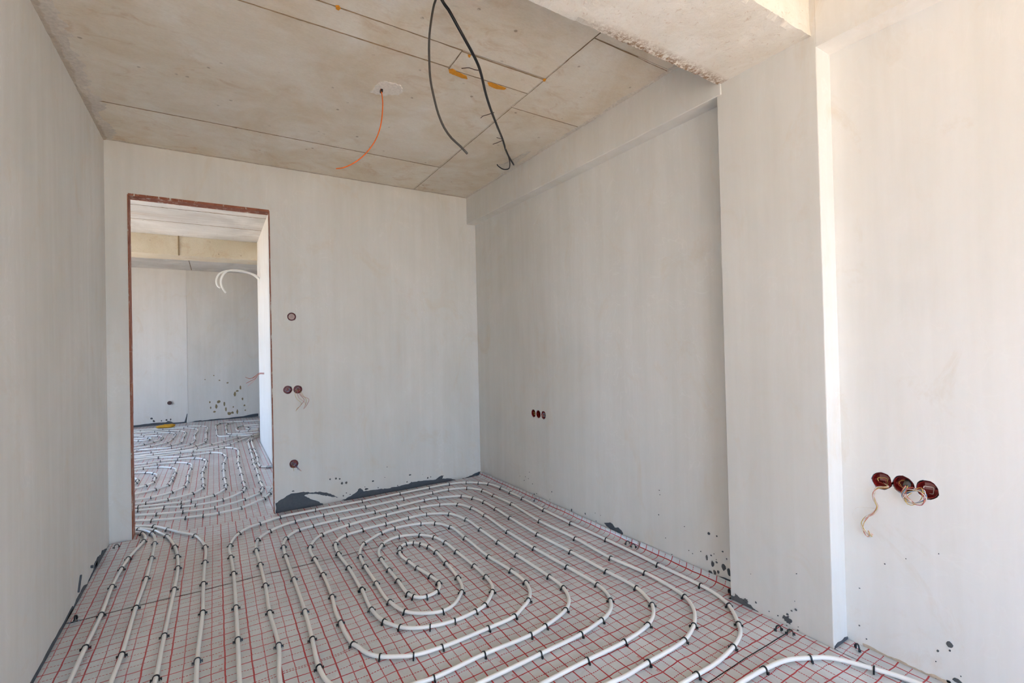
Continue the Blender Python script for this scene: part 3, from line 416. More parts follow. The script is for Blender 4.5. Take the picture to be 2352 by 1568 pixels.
pillar = box_obj('pillar', (XP, XR + 0.2, 0.994, 1.466, -0.06, HC), M_PLASTER, bevel=0.004)
tag(pillar, 'plastered wall pillar between the recessed wall panels', 'pillar', kind='structure')
header = box_obj('trim_1', (XP, XN + 0.1, FY, 0.994, ZN, HC), M_PLASTER_W); tag(header, kind='structure')
beam_r = box_obj('ceiling_beam', (2.183, XR + 0.1, 1.44, YB, ZBEAM, HC), M_PLASTER, bevel=0.004)
tag(beam_r, 'smooth plastered beam running along the top of the right wall', 'beam', kind='structure')
for w, lab in ((wall_back, 'plastered back wall with a raw doorway'), (wall_left, 'plain plastered left wall'), (wall_right, 'plastered right wall recessed behind its pillar'), (wall_niche, 'pale plastered wall of the recess nearest the window')):
    w['label'] = lab

# window wall behind the camera: two real openings with frames
cut = [box_cutter(-0.4, 2.1, FY - 0.5, FY + 0.5, 0.1, 2.6)]
wall_front = carve('wall_front', (XL - 0.2, XN + 0.25, FY - 0.2, FY, -0.06, HC), cut, M_PLASTER_W)
win = empty('window_1', (0.85, FY - 0.1, 0.1)); tag(win, kind='structure')
def bar(ext): 
    o = box_obj('window_frame', ext, M_FRAME); o.parent = win; o.matrix_parent_inverse = Matrix.Translation(win.location).inverted(); return o
for e in ((-0.4, -0.34, FY - 0.14, FY - 0.08, 0.1, 2.6), (2.04, 2.1, FY - 0.14, FY - 0.08, 0.1, 2.6), (0.82, 0.88, FY - 0.14, FY - 0.08, 0.1, 2.6),
          (-0.4, 2.1, FY - 0.14, FY - 0.08, 0.1, 0.16), (-0.4, 2.1, FY - 0.14, FY - 0.08, 2.54, 2.6)): bar(e)

# floor and ceiling
floor = box_obj('floor', (HX0 - 0.3, HX1 + 0.3, FY - 0.2, HFY + 0.3, -0.16, -0.035), M_SCREED); tag(floor, kind='structure')
ceiling = box_obj('ceiling', (XL - 0.2, XN + 0.25, FY - 0.2, YB + 0.02, ZC + 0.012, ZC + 0.3), M_SLAB); tag(ceiling, kind='structure')
G = 0.0007
def cpanel(x0, x1, y0, y1):
    z = ZC + random.uniform(-0.0012, 0.0012)
    bm = bmesh.new(); box(bm, x0 + G, x1 - G, y0 + 2 * G, y1 - 2 * G, z, ZC + 0.016)
    bmesh.ops.bevel(bm, geom=[e for e in bm.edges if all(v.co.z < ZC + 0.01 for v in e.verts)], offset=0.0015, segments=1, affect='EDGES')
    return link('ceiling_panel', to_mesh('ceiling_panel', bm), M_CEIL, ceiling)
XD, XE = 1.615, 2.24
for e in ((XL - .05, XD, 3.665, YB + .02), (XL - .05, XD, 2.325, 3.665), (XL - .05, 1.095, 2.155, 2.325), (1.095, XD, 2.165, 2.335), (XL - .05, XD, 1.2, 2.155),
          (XD, XE, 2.52, YB + .02), (XD, XE, 1.74, 2.52), (XD, XE, 1.2, 1.74), (XL - .05, XD, FY, 1.2), (XD, XN + .1, FY, 1.2)): cpanel(*e)

M_FIN = plain('brown_joint_line', rgb(146, 126, 98), 0.95)
def joint(x0, y0, x1, y1, w=0.0035, parent=ceiling, z=ZC, m=None):
    """ragged cement fin left along a formwork joint"""
    a = Vector((x0, y0)); c = Vector((x1, y1)); n_ = max(4, int((c - a).length / 0.02)); t = (c - a).normalized(); s = Vector((-t.y, t.x)); rows = []
    bm = bmesh.new()
    for i in range(n_ + 1):
        p = a.lerp(c, i / n_); sd = Vector((p.x * 19, p.y * 19, x0)); p = p + s * 0.0025 * noise.noise(sd * .4)
        ww = w * (0.6 + 0.6 * noise.noise(sd)); d = 0.003 + 0.002 * noise.noise(sd * 2)
        q = p + s * ww; r_ = p - s * ww
        rows.append((bm.verts.new((q.x, q.y, z + .002)), bm.verts.new((p.x, p.y, z - d)), bm.verts.new((r_.x, r_.y, z + .002))))
    for r0, r1 in zip(rows, rows[1:]):
        for k in range(2): bm.faces.new((r0[k], r0[k + 1], r1[k + 1], r1[k]))
    return link('joint_fin', to_mesh('joint_fin', bm), m or M_FIN, parent)
for e in ((XL, 3.665, XD, 3.665, .005), (XL, 2.325, 1.095, 2.325, .006), (XL, 2.155, 1.095, 2.155, .005), (1.095, 2.165, XD, 2.165, .005), (1.095, 2.335, XD, 2.335, .005), (1.095, 2.155, 1.10, 2.335, .004),
          (XD, 1.45, XD + .015, YB, .004), (XD, 2.52, 2.18, 2.52, .004), (XD, 1.74, 2.18, 1.75, .005)): joint(*e)

# cross beam with crumbling arrises
def rough_box(name, x0, x1, y0, y1, z0, z1, m, nx, ny, nz, amp, edge_amp):
    bm = bmesh.new(); box(bm, x0, x1, y0, y1, z0, z1)
    def sub(axis, k):
        for i in range(1, k):
            co = [0, 0, 0]; no = [0, 0, 0]; lo, hi = ((x0, x1), (y0, y1), (z0, z1))[axis]
            co[axis] = lo + (hi - lo) * i / k; no[axis] = 1
            bmesh.ops.bisect_plane(bm, geom=list(bm.verts) + list(bm.edges) + list(bm.faces), plane_co=co, plane_no=no)
    sub(0, nx); sub(1, ny); sub(2, nz)
    for v in bm.verts:
        c = v.co.copy(); n1 = noise.noise(c * 9); n2 = noise.noise(c * 34 + Vector((3, 7, 1))); n3 = noise.noise(c * 3.1)
        ed = (abs(c.y - y1) < 1e-4 or abs(c.y - y0) < 1e-4) and abs(c.z - z0) < 1e-4
        k = edge_amp if ed else amp
        v.co.y += (n1 * 0.6 + n2 * 0.6) * k; v.co.z += (n2 * 0.7 + n1 * 0.4) * k + n3 * amp
        if ed: v.co.z += abs(n2) * k * 0.6
    return link(name, to_mesh(name, bm), m)
cross = rough_box('ceiling_beam', XL - 0.1, XP + 0.02, 1.018, 1.455, ZCROSS, ZC + 0.05, M_BEAM, 260, 16, 8, 0.002, 0.011)
tag(cross, 'rough concrete beam with a crumbling edge crossing the ceiling', 'beam', kind='structure')

# the doorway: exposed brick reveals and lintel underside
door = empty('door_1', ((DX0 + DX1) / 2, YB, 0)); tag(door, kind='structure')
def dpart(name, ext, m):
    o = box_obj(name, ext, m); o.parent = door; o.matrix_parent_inverse = Matrix.Translation(door.location).inverted(); return o
dpart('lintel', (DX0, DX1, YB - 0.003, YB + BW + 0.003, DZ - 0.012, DZ + 0.004), M_BRICK)
for i in range(11):
    z0 = -0.02 + i * 0.2245; random.random()
    dpart('brick', (DX0 - 0.004, DX0 + 0.0015 + random.uniform(-.001, .001), YB - 0.003, YB + BW, z0, z0 + 0.2235), M_BRICK)
    dpart('brick', (DX1 - 0.001 + random.uniform(-.0008, .0008), DX1 + 0.004, YB - 0.003 , YB + 0.05, z0, z0 + 0.2235), M_BRICK)

# hall behind the doorway
w = box_obj('wall_hall_side', (0.54, 0.72, 4.38, 7.84, -0.06, HC + .05), M_PLASTER_W); tag(w, 'white side wall of the hall beyond the doorway', kind='structure')
w = box_obj('wall_hall_far', (HX0 - .2, HX1 + .2, HFY, HFY + .2, -0.06, HC + .05), M_PLASTER); tag(w, 'far wall of the hall', kind='structure')
w = box_obj('wall_hall_step', (HX0 - .2, -0.452, HFY - 0.006, HFY, -0.06, HC + .05), M_PLASTER_W); tag(w, 'stepped-forward left part of the hall far wall', kind='structure')
w = box_obj('wall_hall_right', (HX1, HX1 + .2, 4.38, HFY + .2, -0.06, HC + .05), M_PLASTER); tag(w, kind='structure')
w = carve('wall_hall_left', (HX0 - .2, HX0, 4.38, HFY + .2, -0.06, HC + .05), [box_cutter(HX0 - .5, HX0 + .5, 6.05, 8.55, 0.3, 2.6)], M_PLASTER)
hall_ceiling = box_obj('ceiling_hall', (HX0 - .2, HX1 + .2, YB + 0.02, HFY + .2, HC + .012, HC + .3), M_SLAB); tag(hall_ceiling, kind='structure')
yy = [YB + 0.03, 5.15, 5.75, 6.35, 7.0, 7.85]
for i in range(len(yy) - 1): box_obj('ceiling_panel', (HX0, HX1, yy[i] + .004, yy[i + 1] - .004, HC, HC + .014), M_HALLC, hall_ceiling)
for (a, b2) in ((HX0, -0.36), (-0.36, HX1)):
    for (c, d) in ((7.85, 9.4), (9.4, 10.96)): box_obj('ceiling_panel', (a + .006, b2 - .006, c + .006, d - .006, HC, HC + .014), M_HALLC, hall_ceiling)
hb = rough_box('ceiling_beam', HX0, HX1, 7.8, 8.2, 2.64, HC + .02, M_HALLB, 60, 4, 3, 0.003, 0.006)
tag(hb, 'cream concrete beam across the hall seen through the doorway', 'beam', kind='structure')
for e in ((HX0, 5.15, .54, 5.15), (HX0, 5.75, .54, 5.75), (HX0, 6.35, .54, 6.35), (HX0, 7.0, .54, 7.0), (-0.36, 8.2, -0.36, 10.9)): joint(*e, .008, hall_ceiling, HC)
box_obj('beam_joint', (-0.405, -0.39, 7.786, 7.80, 2.635, HC), M_FIN, hb)
ground = box_obj('ground', (-80, 80, -80, 80, -3.4, -3.2), M_GROUND); tag(ground, kind='structure')

# ---------------------------------------------------------------- foil sheets on the floor
def foil_sheet(x0, x1, y0, y1, z, upturn=None, res=0.022, du=0.0, dv=0.0):
    nx = max(2, int((x1 - x0) / res)); ny = max(2, int((y1 - y0) / res))
    us = [i / nx * (x1 - x0) for i in range(nx + 1)]
    extra = []
    if upturn: extra = [0.0125 * k for k in range(1, 6)]         # carried up the right wall
    verts, uvs = [], []
    cols = us + [us[-1] + e for e in extra]
    for j in range(ny + 1):
        y = y0 + (y1 - y0) * j / ny
        for i, u in enumerate(cols):
            if i <= nx: x, zz = x0 + u, 0.0
            else:
                e = u - us[-1]; R = 0.036 + 0.006 * noise.noise(Vector((0, y * 4, 0)))
                a = min(e / R, 1.35); x = x1 + R * math.sin(a); zz = R * (1 - math.cos(a))
                if e > R * 1.35: zz += (e - R * 1.35) * 0.97; x += (e - R * 1.35) * 0.2
                x = min(x, upturn - 0.002)
            p = Vector((x, y, 0))
            wv = noise.noise(p * 6.5) * 0.0036 + noise.noise(Vector((x * 11, y * 5, 2))) * 0.0016
            if i > nx: wv *= 0.5
            verts.append((x, y, z + zz + wv)); uvs.append((x0 + u + du, y + dv))
    k = len(cols); faces = []
    for j in range(ny):
        for i in range(k - 1): faces.append((j * k + i, j * k + i + 1, (j + 1) * k + i + 1, (j + 1) * k + i))
    me = bpy.data.meshes.new('foil_sheet'); me.from_pydata(verts, [], faces)
    ul = me.uv_layers.new(name='sheet')
    for l in me.loops: ul.data[l.index].uv = uvs[l.vertex_index]
    for p in me.polygons: p.use_smooth = True
    o = link('foil_sheet', me, M_FOIL, floor)
    return o
seams = [4.27, 3.14, 2.14, 1.16, 0.18, -0.80, -1.80, FY]
for i in range(len(seams) - 1):
    y1, y0 = seams[i], seams[i + 1]
    z = -0.0015 * (i % 2)
    if i <= 1: foil_sheet(XL + 0.004, 2.225, y0 + 0.0035, y1, z, upturn=XR, dv=-seams[i] + 10)
    elif i == 2: foil_sheet(XL + 0.004, 2.18, 1.46, y1, z, upturn=None, dv=-seams[i] + 10); foil_sheet(2.18, 2.232, 1.475, y1, z, upturn=XR, dv=-seams[i] + 10); foil_sheet(XL + 0.004, XP - 0.003, y0 + 0.0035, 1.46, z, dv=-seams[i] + 10)
    else: foil_sheet(XL + 0.004, (XP if i == 3 else XN) - 0.003, y0 + 0.0035, y1, z, dv=-seams[i] + 10, res=0.03)
foil_sheet(XP - 0.003, XN - 0.003, 0.18, 0.99, 0.0, dv=-1.16 + 10, res=0.03)
foil_sheet(DX0 - 0.0, DX1, 4.262, 5.2, -0.001, du=0.02, dv=0.03)
foil_sheet(HX0, DX0, YB + BW + .005, 5.2, -0.001, du=0.02, dv=0.03, res=.05)
foil_sheet(DX1, 0.535, YB + BW + .005, 5.2, -0.001, du=0.02, dv=0.03)
for y0, y1 in ((5.2, 6.2), (6.2, 7.2), (7.2, 7.84)): foil_sheet(HX0, 0.535, y0, y1, -0.001 if y0 == 6.2 else 0, dv=y0 * .3, res=.045)
for y0, y1 in ((7.84, 8.8), (8.8, 9.8), (9.8, 10.9)): foil_sheet(HX0, HX1, y0, y1, 0, dv=y0 * .3, res=.06)

# printed figures on the foil, every 10 cm, one column every half metre
def digits_mesh(s):
    cu = bpy.data.curves.new('t', 'FONT'); cu.body = s; cu.size = 0.0185; cu.align_x = 'CENTER'; cu.align_y = 'CENTER'; cu.resolution_u = 2
    o = bpy.data.objects.new('t', cu); COL.objects.link(o); bpy.context.view_layer.update()
    me = bpy.data.meshes.new_from_object(o.evaluated_get(bpy.context.evaluated_depsgraph_get()))
    bpy.data.objects.remove(o); return [v.co.copy() for v in me.vertices], [tuple(p.vertices) for p in me.polygons]
DIG = {n: digits_mesh(str(n * 10)) for n in range(1, 11)}
vv, ff = [], []
for s in seams[:-1]:
    top = s if s < 4 else 4.14
    for n in range(1, 11):
        y = top - 0.045 - (n - 1) * 0.0985
        if y < FY + .05: continue
        for xc in [0.004 + 0.4885 * k for k in range(-1, 5)]:
            if xc > XP - .05 and y < 1.5: continue
            base = len(vv); vs_, fs_ = DIG[n]
            for v in vs_: vv.append((xc - 0.004 + v.y, y - v.x, 0.0055))      # reads towards the window
            ff += [tuple(base + i for i in f) for f in fs_]
me = bpy.data.meshes.new('printed_numbers'); me.from_pydata(vv, [], ff)
o = link('printed_numbers', me, M_INK, floor); o['kind'] = 'stuff'

# ---------------------------------------------------------------- splashes of mortar on the walls
fb = lambda a, b, d: (a, YB - d, b)
fr = lambda a, b, d: (XR - d, a, b)
fp = lambda a, b, d: (XP - d, a, b)
fn = lambda a, b, d: (XN - d, a, b)
fl_ = lambda a, b, d: (XL + d, a, b)
ffar = lambda a, b, d: (a, HFY - d, b)
ffar2 = lambda a, b, d: (a, HFY - 0.006 - d, b)
for s in DATA['smear_back']: prism('mortar_smear', s, fb, 0.004, M_MORTAR, wall_back, 0.004, 5)
for s in DATA['smear_right']: prism('mortar_smear', s, fr, 0.003, M_MORTAR, wall_right, 0.002, 3)
for s in DATA['smear_pillar']: prism('mortar_smear', s, fp, 0.003, M_MORTAR2, pillar, 0.003, 4)
for s in DATA['smear_left']: prism('mortar_smear', s, fl_, 0.006, M_MORTAR, wall_left, 0.003, 3)
splatter('mortar_splatter', DATA['dots_back'], fb, M_MORTAR2, wall_back)
splatter('mortar_splatter', DATA['dots_right'], fr, M_MORTAR2, wall_right)
splatter('mortar_splatter', DATA['dots_pillar'], fp, M_MORTAR2, pillar)
splatter('mortar_splatter', DATA['dots_niche'], fn, M_MORTAR2, wall_niche)
hf = bpy.data.objects['wall_hall_far']; hs = bpy.data.objects['wall_hall_step']
prism('mortar_smear', DATA['far_smear'][0], ffar2, 0.01, M_MORTAR, hs, 0.004, 3)
prism('mortar_smear', DATA['far_smear'][1], ffar, 0.01, M_MORTAR, hf, 0.006, 3)
splatter('mortar_splatter', DATA['far_dots'], ffar2, M_MORTAR2, hs)
splatter('mud_splatter', DATA['far_mud'], ffar, M_MUD, hf)
# thin dark gap filler along the foot of the left wall, near part, and in the niche corner
prism('mortar_smear', [(3.35, -0.02), (3.3, 0.018), (3.1, 0.012), (2.9, 0.014), (2.7, 0.01), (2.2, 0.012), (1.5, 0.01), (1.5, -0.02)], fl_, 0.006, M_MORTAR, wall_left, 0.003, 4)
prism('mortar_smear', [(XP + .004, -0.02), (XP + .004, 0.006), (XP + .03, 0.013), (XP + .06, 0.009), (XP + .09, 0.013), (XN, 0.009), (XN, -0.02)], lambda a, b, d: (a, 0.994 - d, b), 0.004, M_MORTAR, pillar, 0.002, 3)
prism('damp_stain', [(0.94, -0.02), (0.94, 0.012), (0.85, 0.004), (0.8, 0.009), (0.75, 0.003), (0.7, 0.012), (0.6, 0.010), (0.55, 0.004), (0.5, 0.013), (0.4, 0.004), (0.3, 0.008), (0.3, -0.02)], fn, 0.002, plain('tan_dirt', rgb(206, 188, 166), 0.95), wall_niche, 0.003, 5)

# plaster smears and foam on the ceiling
fc = lambda a, b, d: (a, b, ZC - d)
def strip(name, fixed, axis, lo, hi, wmin, wmax, sign, m, parent, seed, thick=0.004, step=0.02):
    """ragged strip along an arris of the ceiling"""
    q = int((hi - lo) / step); A, Bv = [], []
    for i in range(q + 1):
        t = lo + (hi - lo) * i / q
        k = 0.5 + 0.5 * noise.noise(Vector((t * 5, seed, 0))) + 0.30 * noise.noise(Vector((t * 22, seed, 4))) + 0.2 * noise.noise(Vector((t * 60, seed, 9)))
        wdt = wmin + (wmax - wmin) * max(0, min(1, k))
        A.append((fixed, t)); Bv.append((fixed + sign * wdt, t))
    bm = bmesh.new(); rows = []
    for (a, t), (b_, _) in zip(A, Bv):
        mk = lambda c, d: bm.verts.new((c, t, ZC - d) if axis == 'y' else (t, c, ZC - d))
        mid = a + (b_ - a) * 0.55
        rows.append((mk(a, thick * (1.2 + noise.noise(Vector((t * 17, seed, 1))))), mk(mid, thick * (0.9 + 0.6 * noise.noise(Vector((t * 31, seed, 2))))), mk(b_, -0.003)))
    for r0, r1 in zip(rows, rows[1:]):
        for k in range(2): bm.faces.new((r0[k], r0[k + 1], r1[k + 1], r1[k]))
    return link(name, to_mesh(name, bm), m, parent)
strip('plaster_smear', XL, 'y', 1.5, YB, 0.02, 0.16, 1, M_SMEARW, ceiling, 1.0, 0.005)
strip('plaster_smear', XL, 'y', 1.5, YB, 0.006, 0.06, 1, M_SMEAR, ceiling, 5.0, 0.009)
strip('plaster_smear', 2.183, 'y', 1.47, YB, 0.004, 0.05, -1, M_SMEARW, ceiling, 9.0, 0.006)
strip('plaster_smear', YB, 'x', XL, 2.18, 0.003, 0.035, -1, M_SMEAR, ceiling, 13.0, 0.004)
for s in DATA['foam']: prism('foam_patch', s, fc, 0.006, M_FOAM, ceiling, 0.002, 3)
prism('broken_patch', DATA['patch'], fc, 0.004, M_PATCH, ceiling, 0.006, 4)
prism('broken_patch', DATA['hookpatch'], fc, 0.006, M_SMEARW, ceiling, 0.006, 4)
bm = bmesh.new(); box(bm, 0.838, 0.850, 2.705, 2.727, ZC - 0.02, ZC); link('duct_end', to_mesh('duct_end', bm), M_BLACK, ceiling)

# ---------------------------------------------------------------- heating pipes
def clip_mesh():
    """black staple clip: arch over the pipe, two barbed feet"""
    bm = bmesh.new(); R = PIPE_R + 0.0022; prof = []
    z0 = -0.011
    path = [(-R - 0.0005, z0 - 0.004), (-R, -0.004)] + [(-R * math.cos(a), R * math.sin(a)) for a in [math.pi * k / 8 for k in range(9)]] + [(R, -0.004), (R + 0.0005, z0 - 0.004)]
    rows = []
    for i, (a, b) in enumerate(path):
        p = Vector((a, 0, b)); q = Vector((path[min(i + 1, len(path) - 1)][0] - path[max(i - 1, 0)][0], 0, path[min(i + 1, len(path) - 1)][1] - path[max(i - 1, 0)][1])); q.normalize()
        nrm = Vector((-q.z, 0, q.x)) * 0.0017; wv = Vector((0, 0.0029, 0))
        rows.append([bm.verts.new(p + nrm + wv), bm.verts.new(p + nrm - wv), bm.verts.new(p - nrm - wv), bm.verts.new(p - nrm + wv)])
    for a, b in zip(rows, rows[1:]):
        for k in range(4): bm.faces.new((a[k], a[(k + 1) % 4], b[(k + 1) % 4], b[k]))
    bm.faces.new(rows[0]); bm.faces.new(rows[-1])
    for s in (-1, 1):                                          # barbs
        box(bm, min(s * R, s * (R + 0.0075)), max(s * R, s * (R + 0.0075)), -0.003, 0.003, -0.008, -0.003)
        box(bm, min(s * (R + .005), s * (R + 0.0085)), max(s * (R + .005), s * (R + 0.0085)), -0.0028, 0.0028, -0.0125, -0.002)
    me = to_mesh('clip', bm); me.materials.append(M_CLIP); return me
CLIP = clip_mesh()
ZP = PIPE_R + 0.004

def add_run(parent, pts, clip_every=None, step=0.02, r=PIPE_R, seg=10, name='pipe_run'):
    q, idx = catmull([(p[0], p[1], ZP) for p in pts], step)
    link(name, tube_mesh(name, q, r, seg), M_PIPE, parent)
    for k, p in enumerate(pts):
        if len(p) > 2 and p[2]:
            i = idx[k]; t = q[min(i + 1, len(q) - 1)] - q[max(i - 1, 0)]
            c = bpy.data.objects.new('clip', CLIP); COL.objects.link(c); c.parent = parent
            c.location = q[i]; c.rotation_euler = (random.uniform(-.12, .12), 0, math.atan2(t.y, t.x) - math.pi / 2 + random.uniform(-.12, .12))

D = DATA
door_tail = [(-0.62, 4.66, 0), (-0.9, 4.86, 0), (-1.6, 5.0, 0)]
# first circuit: a double spiral filling the far half of the room, both ends leaving through the doorway
path = [(-1.6, 5.0, 0), (-0.95, 4.80, 0)] + list(reversed(D['p4']))[0:]
path = path + [(-.075, 1.9, 0), (-.055, 1.68, 0), (.0, 1.52, 0), (.11, 1.41, 0), (.3, 1.355, 0), (.7, 1.35, 1), (1.0, 1.352, 0)]
path += D['outA']
path += [(.21, 1.9, 0), (.27, 1.77, 0), (.4, 1.66, 0), (.6, 1.63, 1)]
path += D['inA']
path += [(.5, 1.79, 0), (.4, 1.87, 0)]
path += D['inB']
path += [(.75, 1.488, 1), (.4, 1.5, 0), (.2, 1.58, 0), (.10, 1.72, 0), (.065, 1.93, 0)]
path += D['outB']
path += [(1.1, 1.198, 0), (.7, 1.195, 1), (.25, 1.205, 0), (0.0, 1.27, 0), (-.15, 1.40, 0), (-.205, 1.62, 0), (-.218, 1.95, 0)]
path += D['p3']
path += [(-.9, 4.72, 0), (-1.6, 4.90, 0)]
loop1 = empty('heating_pipe', (0, 0, 0))
tag(loop1, 'long white heating pipe coiled in a double spiral in front of the corner', 'pipe')
add_run(loop1, path)
# second circuit: along the left wall and round the part of the floor nearest the window
loop2 = empty('heating_pipe', (0, 0, 0))
tag(loop2, 'white heating pipe running down the left wall side and curving beside the pillar', 'pipe')
path = [(-1.6, 4.74, 0), (-.9, 4.62, 0)] + list(reversed(D['p1'])) + [(-.5, 1.6, 1), (-.5, .6, 1), (-.5, -.3, 1), (-.48, -.75, 0), (-.3, -.95, 0), (.3, -1.0, 1), (1.2, -1.0, 1), (1.9, -1.0, 0), (2.12, -.85, 0), (2.18, -.5, 1), (2.19, .1, 1), (2.2, .5, 0)]
path += list(reversed(D['c2'])) + [(1.3, 1.07, 1), (.6, 1.06, 1), (.1, 1.05, 0), (-.12, .95, 0), (-.21, .75, 0), (-.215, .2, 1), (-.2, -.45, 0), (-.05, -.62, 0), (.6, -.68, 1), (1.5, -.68, 0), (1.8, -.6, 0), (1.88, -.3, 0), (1.88, .3, 1), (1.8, .58, 0), (1.55, .68, 0), (.9, .7, 1), (.45, .68, 0), (.3, .6, 0), (.32, .45, 0), (.5, .40, 0), (1.2, .4, 0), (1.55, .3, 0), (1.6, 0, 0), (1.5, -.3, 0), (1.2, -.38, 0), (.4, -.4, 1), (.12, -.32, 0), (.03, -.05, 0), (.03, .5, 1), (.1, .8, 0), (.35, .89, 0), (1.2, .9, 1), (1.75, .86, 0), (2.0, .6, 0), (2.04, .1, 1), (2.03, -.5, 0), (1.9, -.78, 0), (1.5, -.85, 1), (.4, -.86, 0), (-.15, -.8, 0), (-.33, -.6, 0), (-.36, -.1, 1), (-.365, 1.0, 1), (-.365, 1.9, 0)]
path += D['p2'] + [(-.9, 4.67, 0), (-1.6, 4.82, 0)]
add_run(loop2, path)
# hall circuits
names = {'hall': 'white heating pipe laid in nested bends on the hall floor just past the doorway', 'left': 'white heating pipe in small nested bends on the far left of the hall floor', 'right': 'white heating pipe in small bends at the far right of the hall floor'}
for key, runs in D['far'].items():
    lp = empty('heating_pipe', (0, 0, 0)); tag(lp, names[key], 'pipe')
    for r_ in runs: 
        rr = [list(p) for p in r_]
        if rr[0][0] < -0.4 and len(rr) > 2:
            d = Vector((rr[0][0] - rr[1][0], rr[0][1] - rr[1][1])); d.normalize(); rr = [[rr[0][0] + d.x * .7, rr[0][1] + d.y * .3, 0]] + rr
        if rr[-1][0] < -0.4 and key != 'right':
            d = Vector((rr[-1][0] - rr[-2][0], rr[-1][1] - rr[-2][1])); d.normalize(); rr = rr + [[rr[-1][0] + d.x * .7, rr[-1][1] + d.y * .3, 0]]
        add_run(lp, rr, step=0.04, seg=8)
    if key == 'hall':
        f = D['fitting']
        link('pipe_fitting', tube_mesh('pipe_fitting', [Vector((f[0] - .03, f[1], ZP)), Vector((f[0] - .025, f[1], ZP)), Vector((f[0] + .05, f[1] - .01, ZP))], 0.014, 10), M_STEEL, lp)

# unused clips left on the foil
L = D['loose']
def loose(k, label, rz, grp=None, tilt=0.0, dz=0.0):
    o = bpy.data.objects.new('loose_clip', CLIP); COL.objects.link(o); o.location = (L[k][0], L[k][1], 0.0165 + dz); o.rotation_euler = (tilt, 0, rz)
    tag(o, label, 'clip', 'unused pipe clips')
loose('a', 'black plastic clip left empty in the corner by the left door jamb', 0.3)
loose('b', 'black plastic clip stuck upright at the foot of the left wall', 1.4)
loose('b2', 'black plastic clip lying flat at the foot of the left wall', 0.2, tilt=1.2)
loose('c', 'empty black clip by the pillar foot, left one of two', -0.5)
loose('d', 'empty black clip by the pillar foot, right one of two', -0.9)
loose('e', 'empty black clip in the recess corner right of the pillar', 0.9)
loose('f', 'empty black clip near the right wall, farthest of the four along it', -0.4)
loose('g', 'empty black clip near the right wall, second farthest of the four', -0.8)
loose('h', 'empty black clip halfway along the right wall, left one of two', -0.4)
loose('i', 'empty black clip halfway along the right wall, right one of two', -0.9)
loose('j', 'black plastic clip pushed into the far corner of the room', 0.6)
loose('k', 'empty black clip beside the innermost bend of the spiral pipe', 0.9)
loose('l', 'black plastic clip in the angle between right wall and pillar', 0.9)

# ---------------------------------------------------------------- socket boxes and wires
def socket_box(c, axis, label, grp, r=0.032, lid=False, name='socket_box', bits=2, depth=0.034):
    n = Vector(axis); u = Vector((0, 0, 1)).cross(n); u.normalize(); v = Vector((0, 0, 1)); c = Vector(c)
    t = empty(name, c); tag(t, label, 'socket box', grp)
    def put(nm, bm, m, smooth=True): return link(nm, to_mesh(nm, bm, smooth), m, t)
    bm = bmesh.new(); seg = 20; rings = []
    for (rr, d) in ((r * .90, -depth + .004), (r * .95, -.004), (r * 1.0, -.004), (r * 1.0, -depth), ):
        rings.append([bm.verts.new((u * math.cos(6.28318 * k / seg) + v * math.sin(6.28318 * k / seg)) * rr + n * d) for k in range(seg)])
    for a, b in zip(rings, rings[1:]):
        for k in range(seg): bm.faces.new((a[k], a[(k + 1) % seg], b[(k + 1) % seg], b[k]))
    bm.faces.new(rings[0]); bm.faces.new(rings[-1])
    put('cup', bm, M_RED, False)
    for s in (-1, 1):                                           # screw lugs inside the cup
        bm = bmesh.new()
        p = u * (s * r * .72) - n * .018
        bmesh.ops.create_cube(bm, size=1, matrix=Matrix.Translation(p) @ Matrix.Diagonal((.009, .009, .009, 1)))
        put('screw_lug', bm, M_RED, False)
    if lid:
        bm = bmesh.new()
        for (r0, d, h) in ((r * .80, -.008, .004), (r * .5, -.005, .003), (r * .25, -.003, .003)):
            rr = [bm.verts.new((u * math.cos(6.28318 * k / seg) + v * math.sin(6.28318 * k / seg)) * r0 + n * d) for k in range(seg)]
            r2 = [bm.verts.new((u * math.cos(6.28318 * k / seg) + v * math.sin(6.28318 * k / seg)) * r0 * .93 + n * (d + h)) for k in range(seg)]
            bm.faces.new(r2)
            for k in range(seg): bm.faces.new((rr[k], rr[(k + 1) % seg], r2[(k + 1) % seg], r2[k]))
        put('lid', bm, M_LID, False)
    for i in range(bits):                                       # wire ends coiled inside
        a0 = random.random() * 6; pts = []
        for k in range(9):
            a = a0 + k * 0.55; rr = r * (0.62 - 0.03 * k + 0.1 * math.sin(k * 2 + i))
            pts.append(u * math.cos(a) * rr + v * math.sin(a) * rr * .9 + n * (-0.024 + 0.0025 * k + 0.004 * i))
        wire_obj('wire', pts, 0.0013, WIRE[(i + random.randrange(3)) % 6], t, 0.006)
    return t
M_HIGHLIGHT = plain('lit_red_highlight', rgb(168, 118, 112), 0.7)  # paler red: the lit inside of a cup, put into the colour
def to_local(o, t):
    o.parent = t; o.matrix_parent_inverse = Matrix.Translation(t.location).inverted()
def wires(t, pts_list, cols, r=0.0012, root=None):
    for i, pts in enumerate(pts_list):
        q = [Vector(p) for p in pts]
        if root is not None: q = [Vector(root)] + q
        to_local(wire_obj('wire', q, r, WIRE[cols[i % len(cols)]], None, 0.006), t)
nb_ = (0, -1, 0); nr_ = (-1, 0, 0)
socket_box(B['lid'], nb_, 'round switch box with a pinkish lid, highest on the back wall', 'boxes on the back wall', lid=True, bits=1)
socket_box(B['pairL'], nb_, 'left box of the pair on the back wall, wires coiled inside', 'boxes on the back wall', bits=4, depth=.05)
t = socket_box(B['pairR'], nb_, 'right box of the pair on the back wall with wires hanging out', 'boxes on the back wall', bits=1, depth=.05)
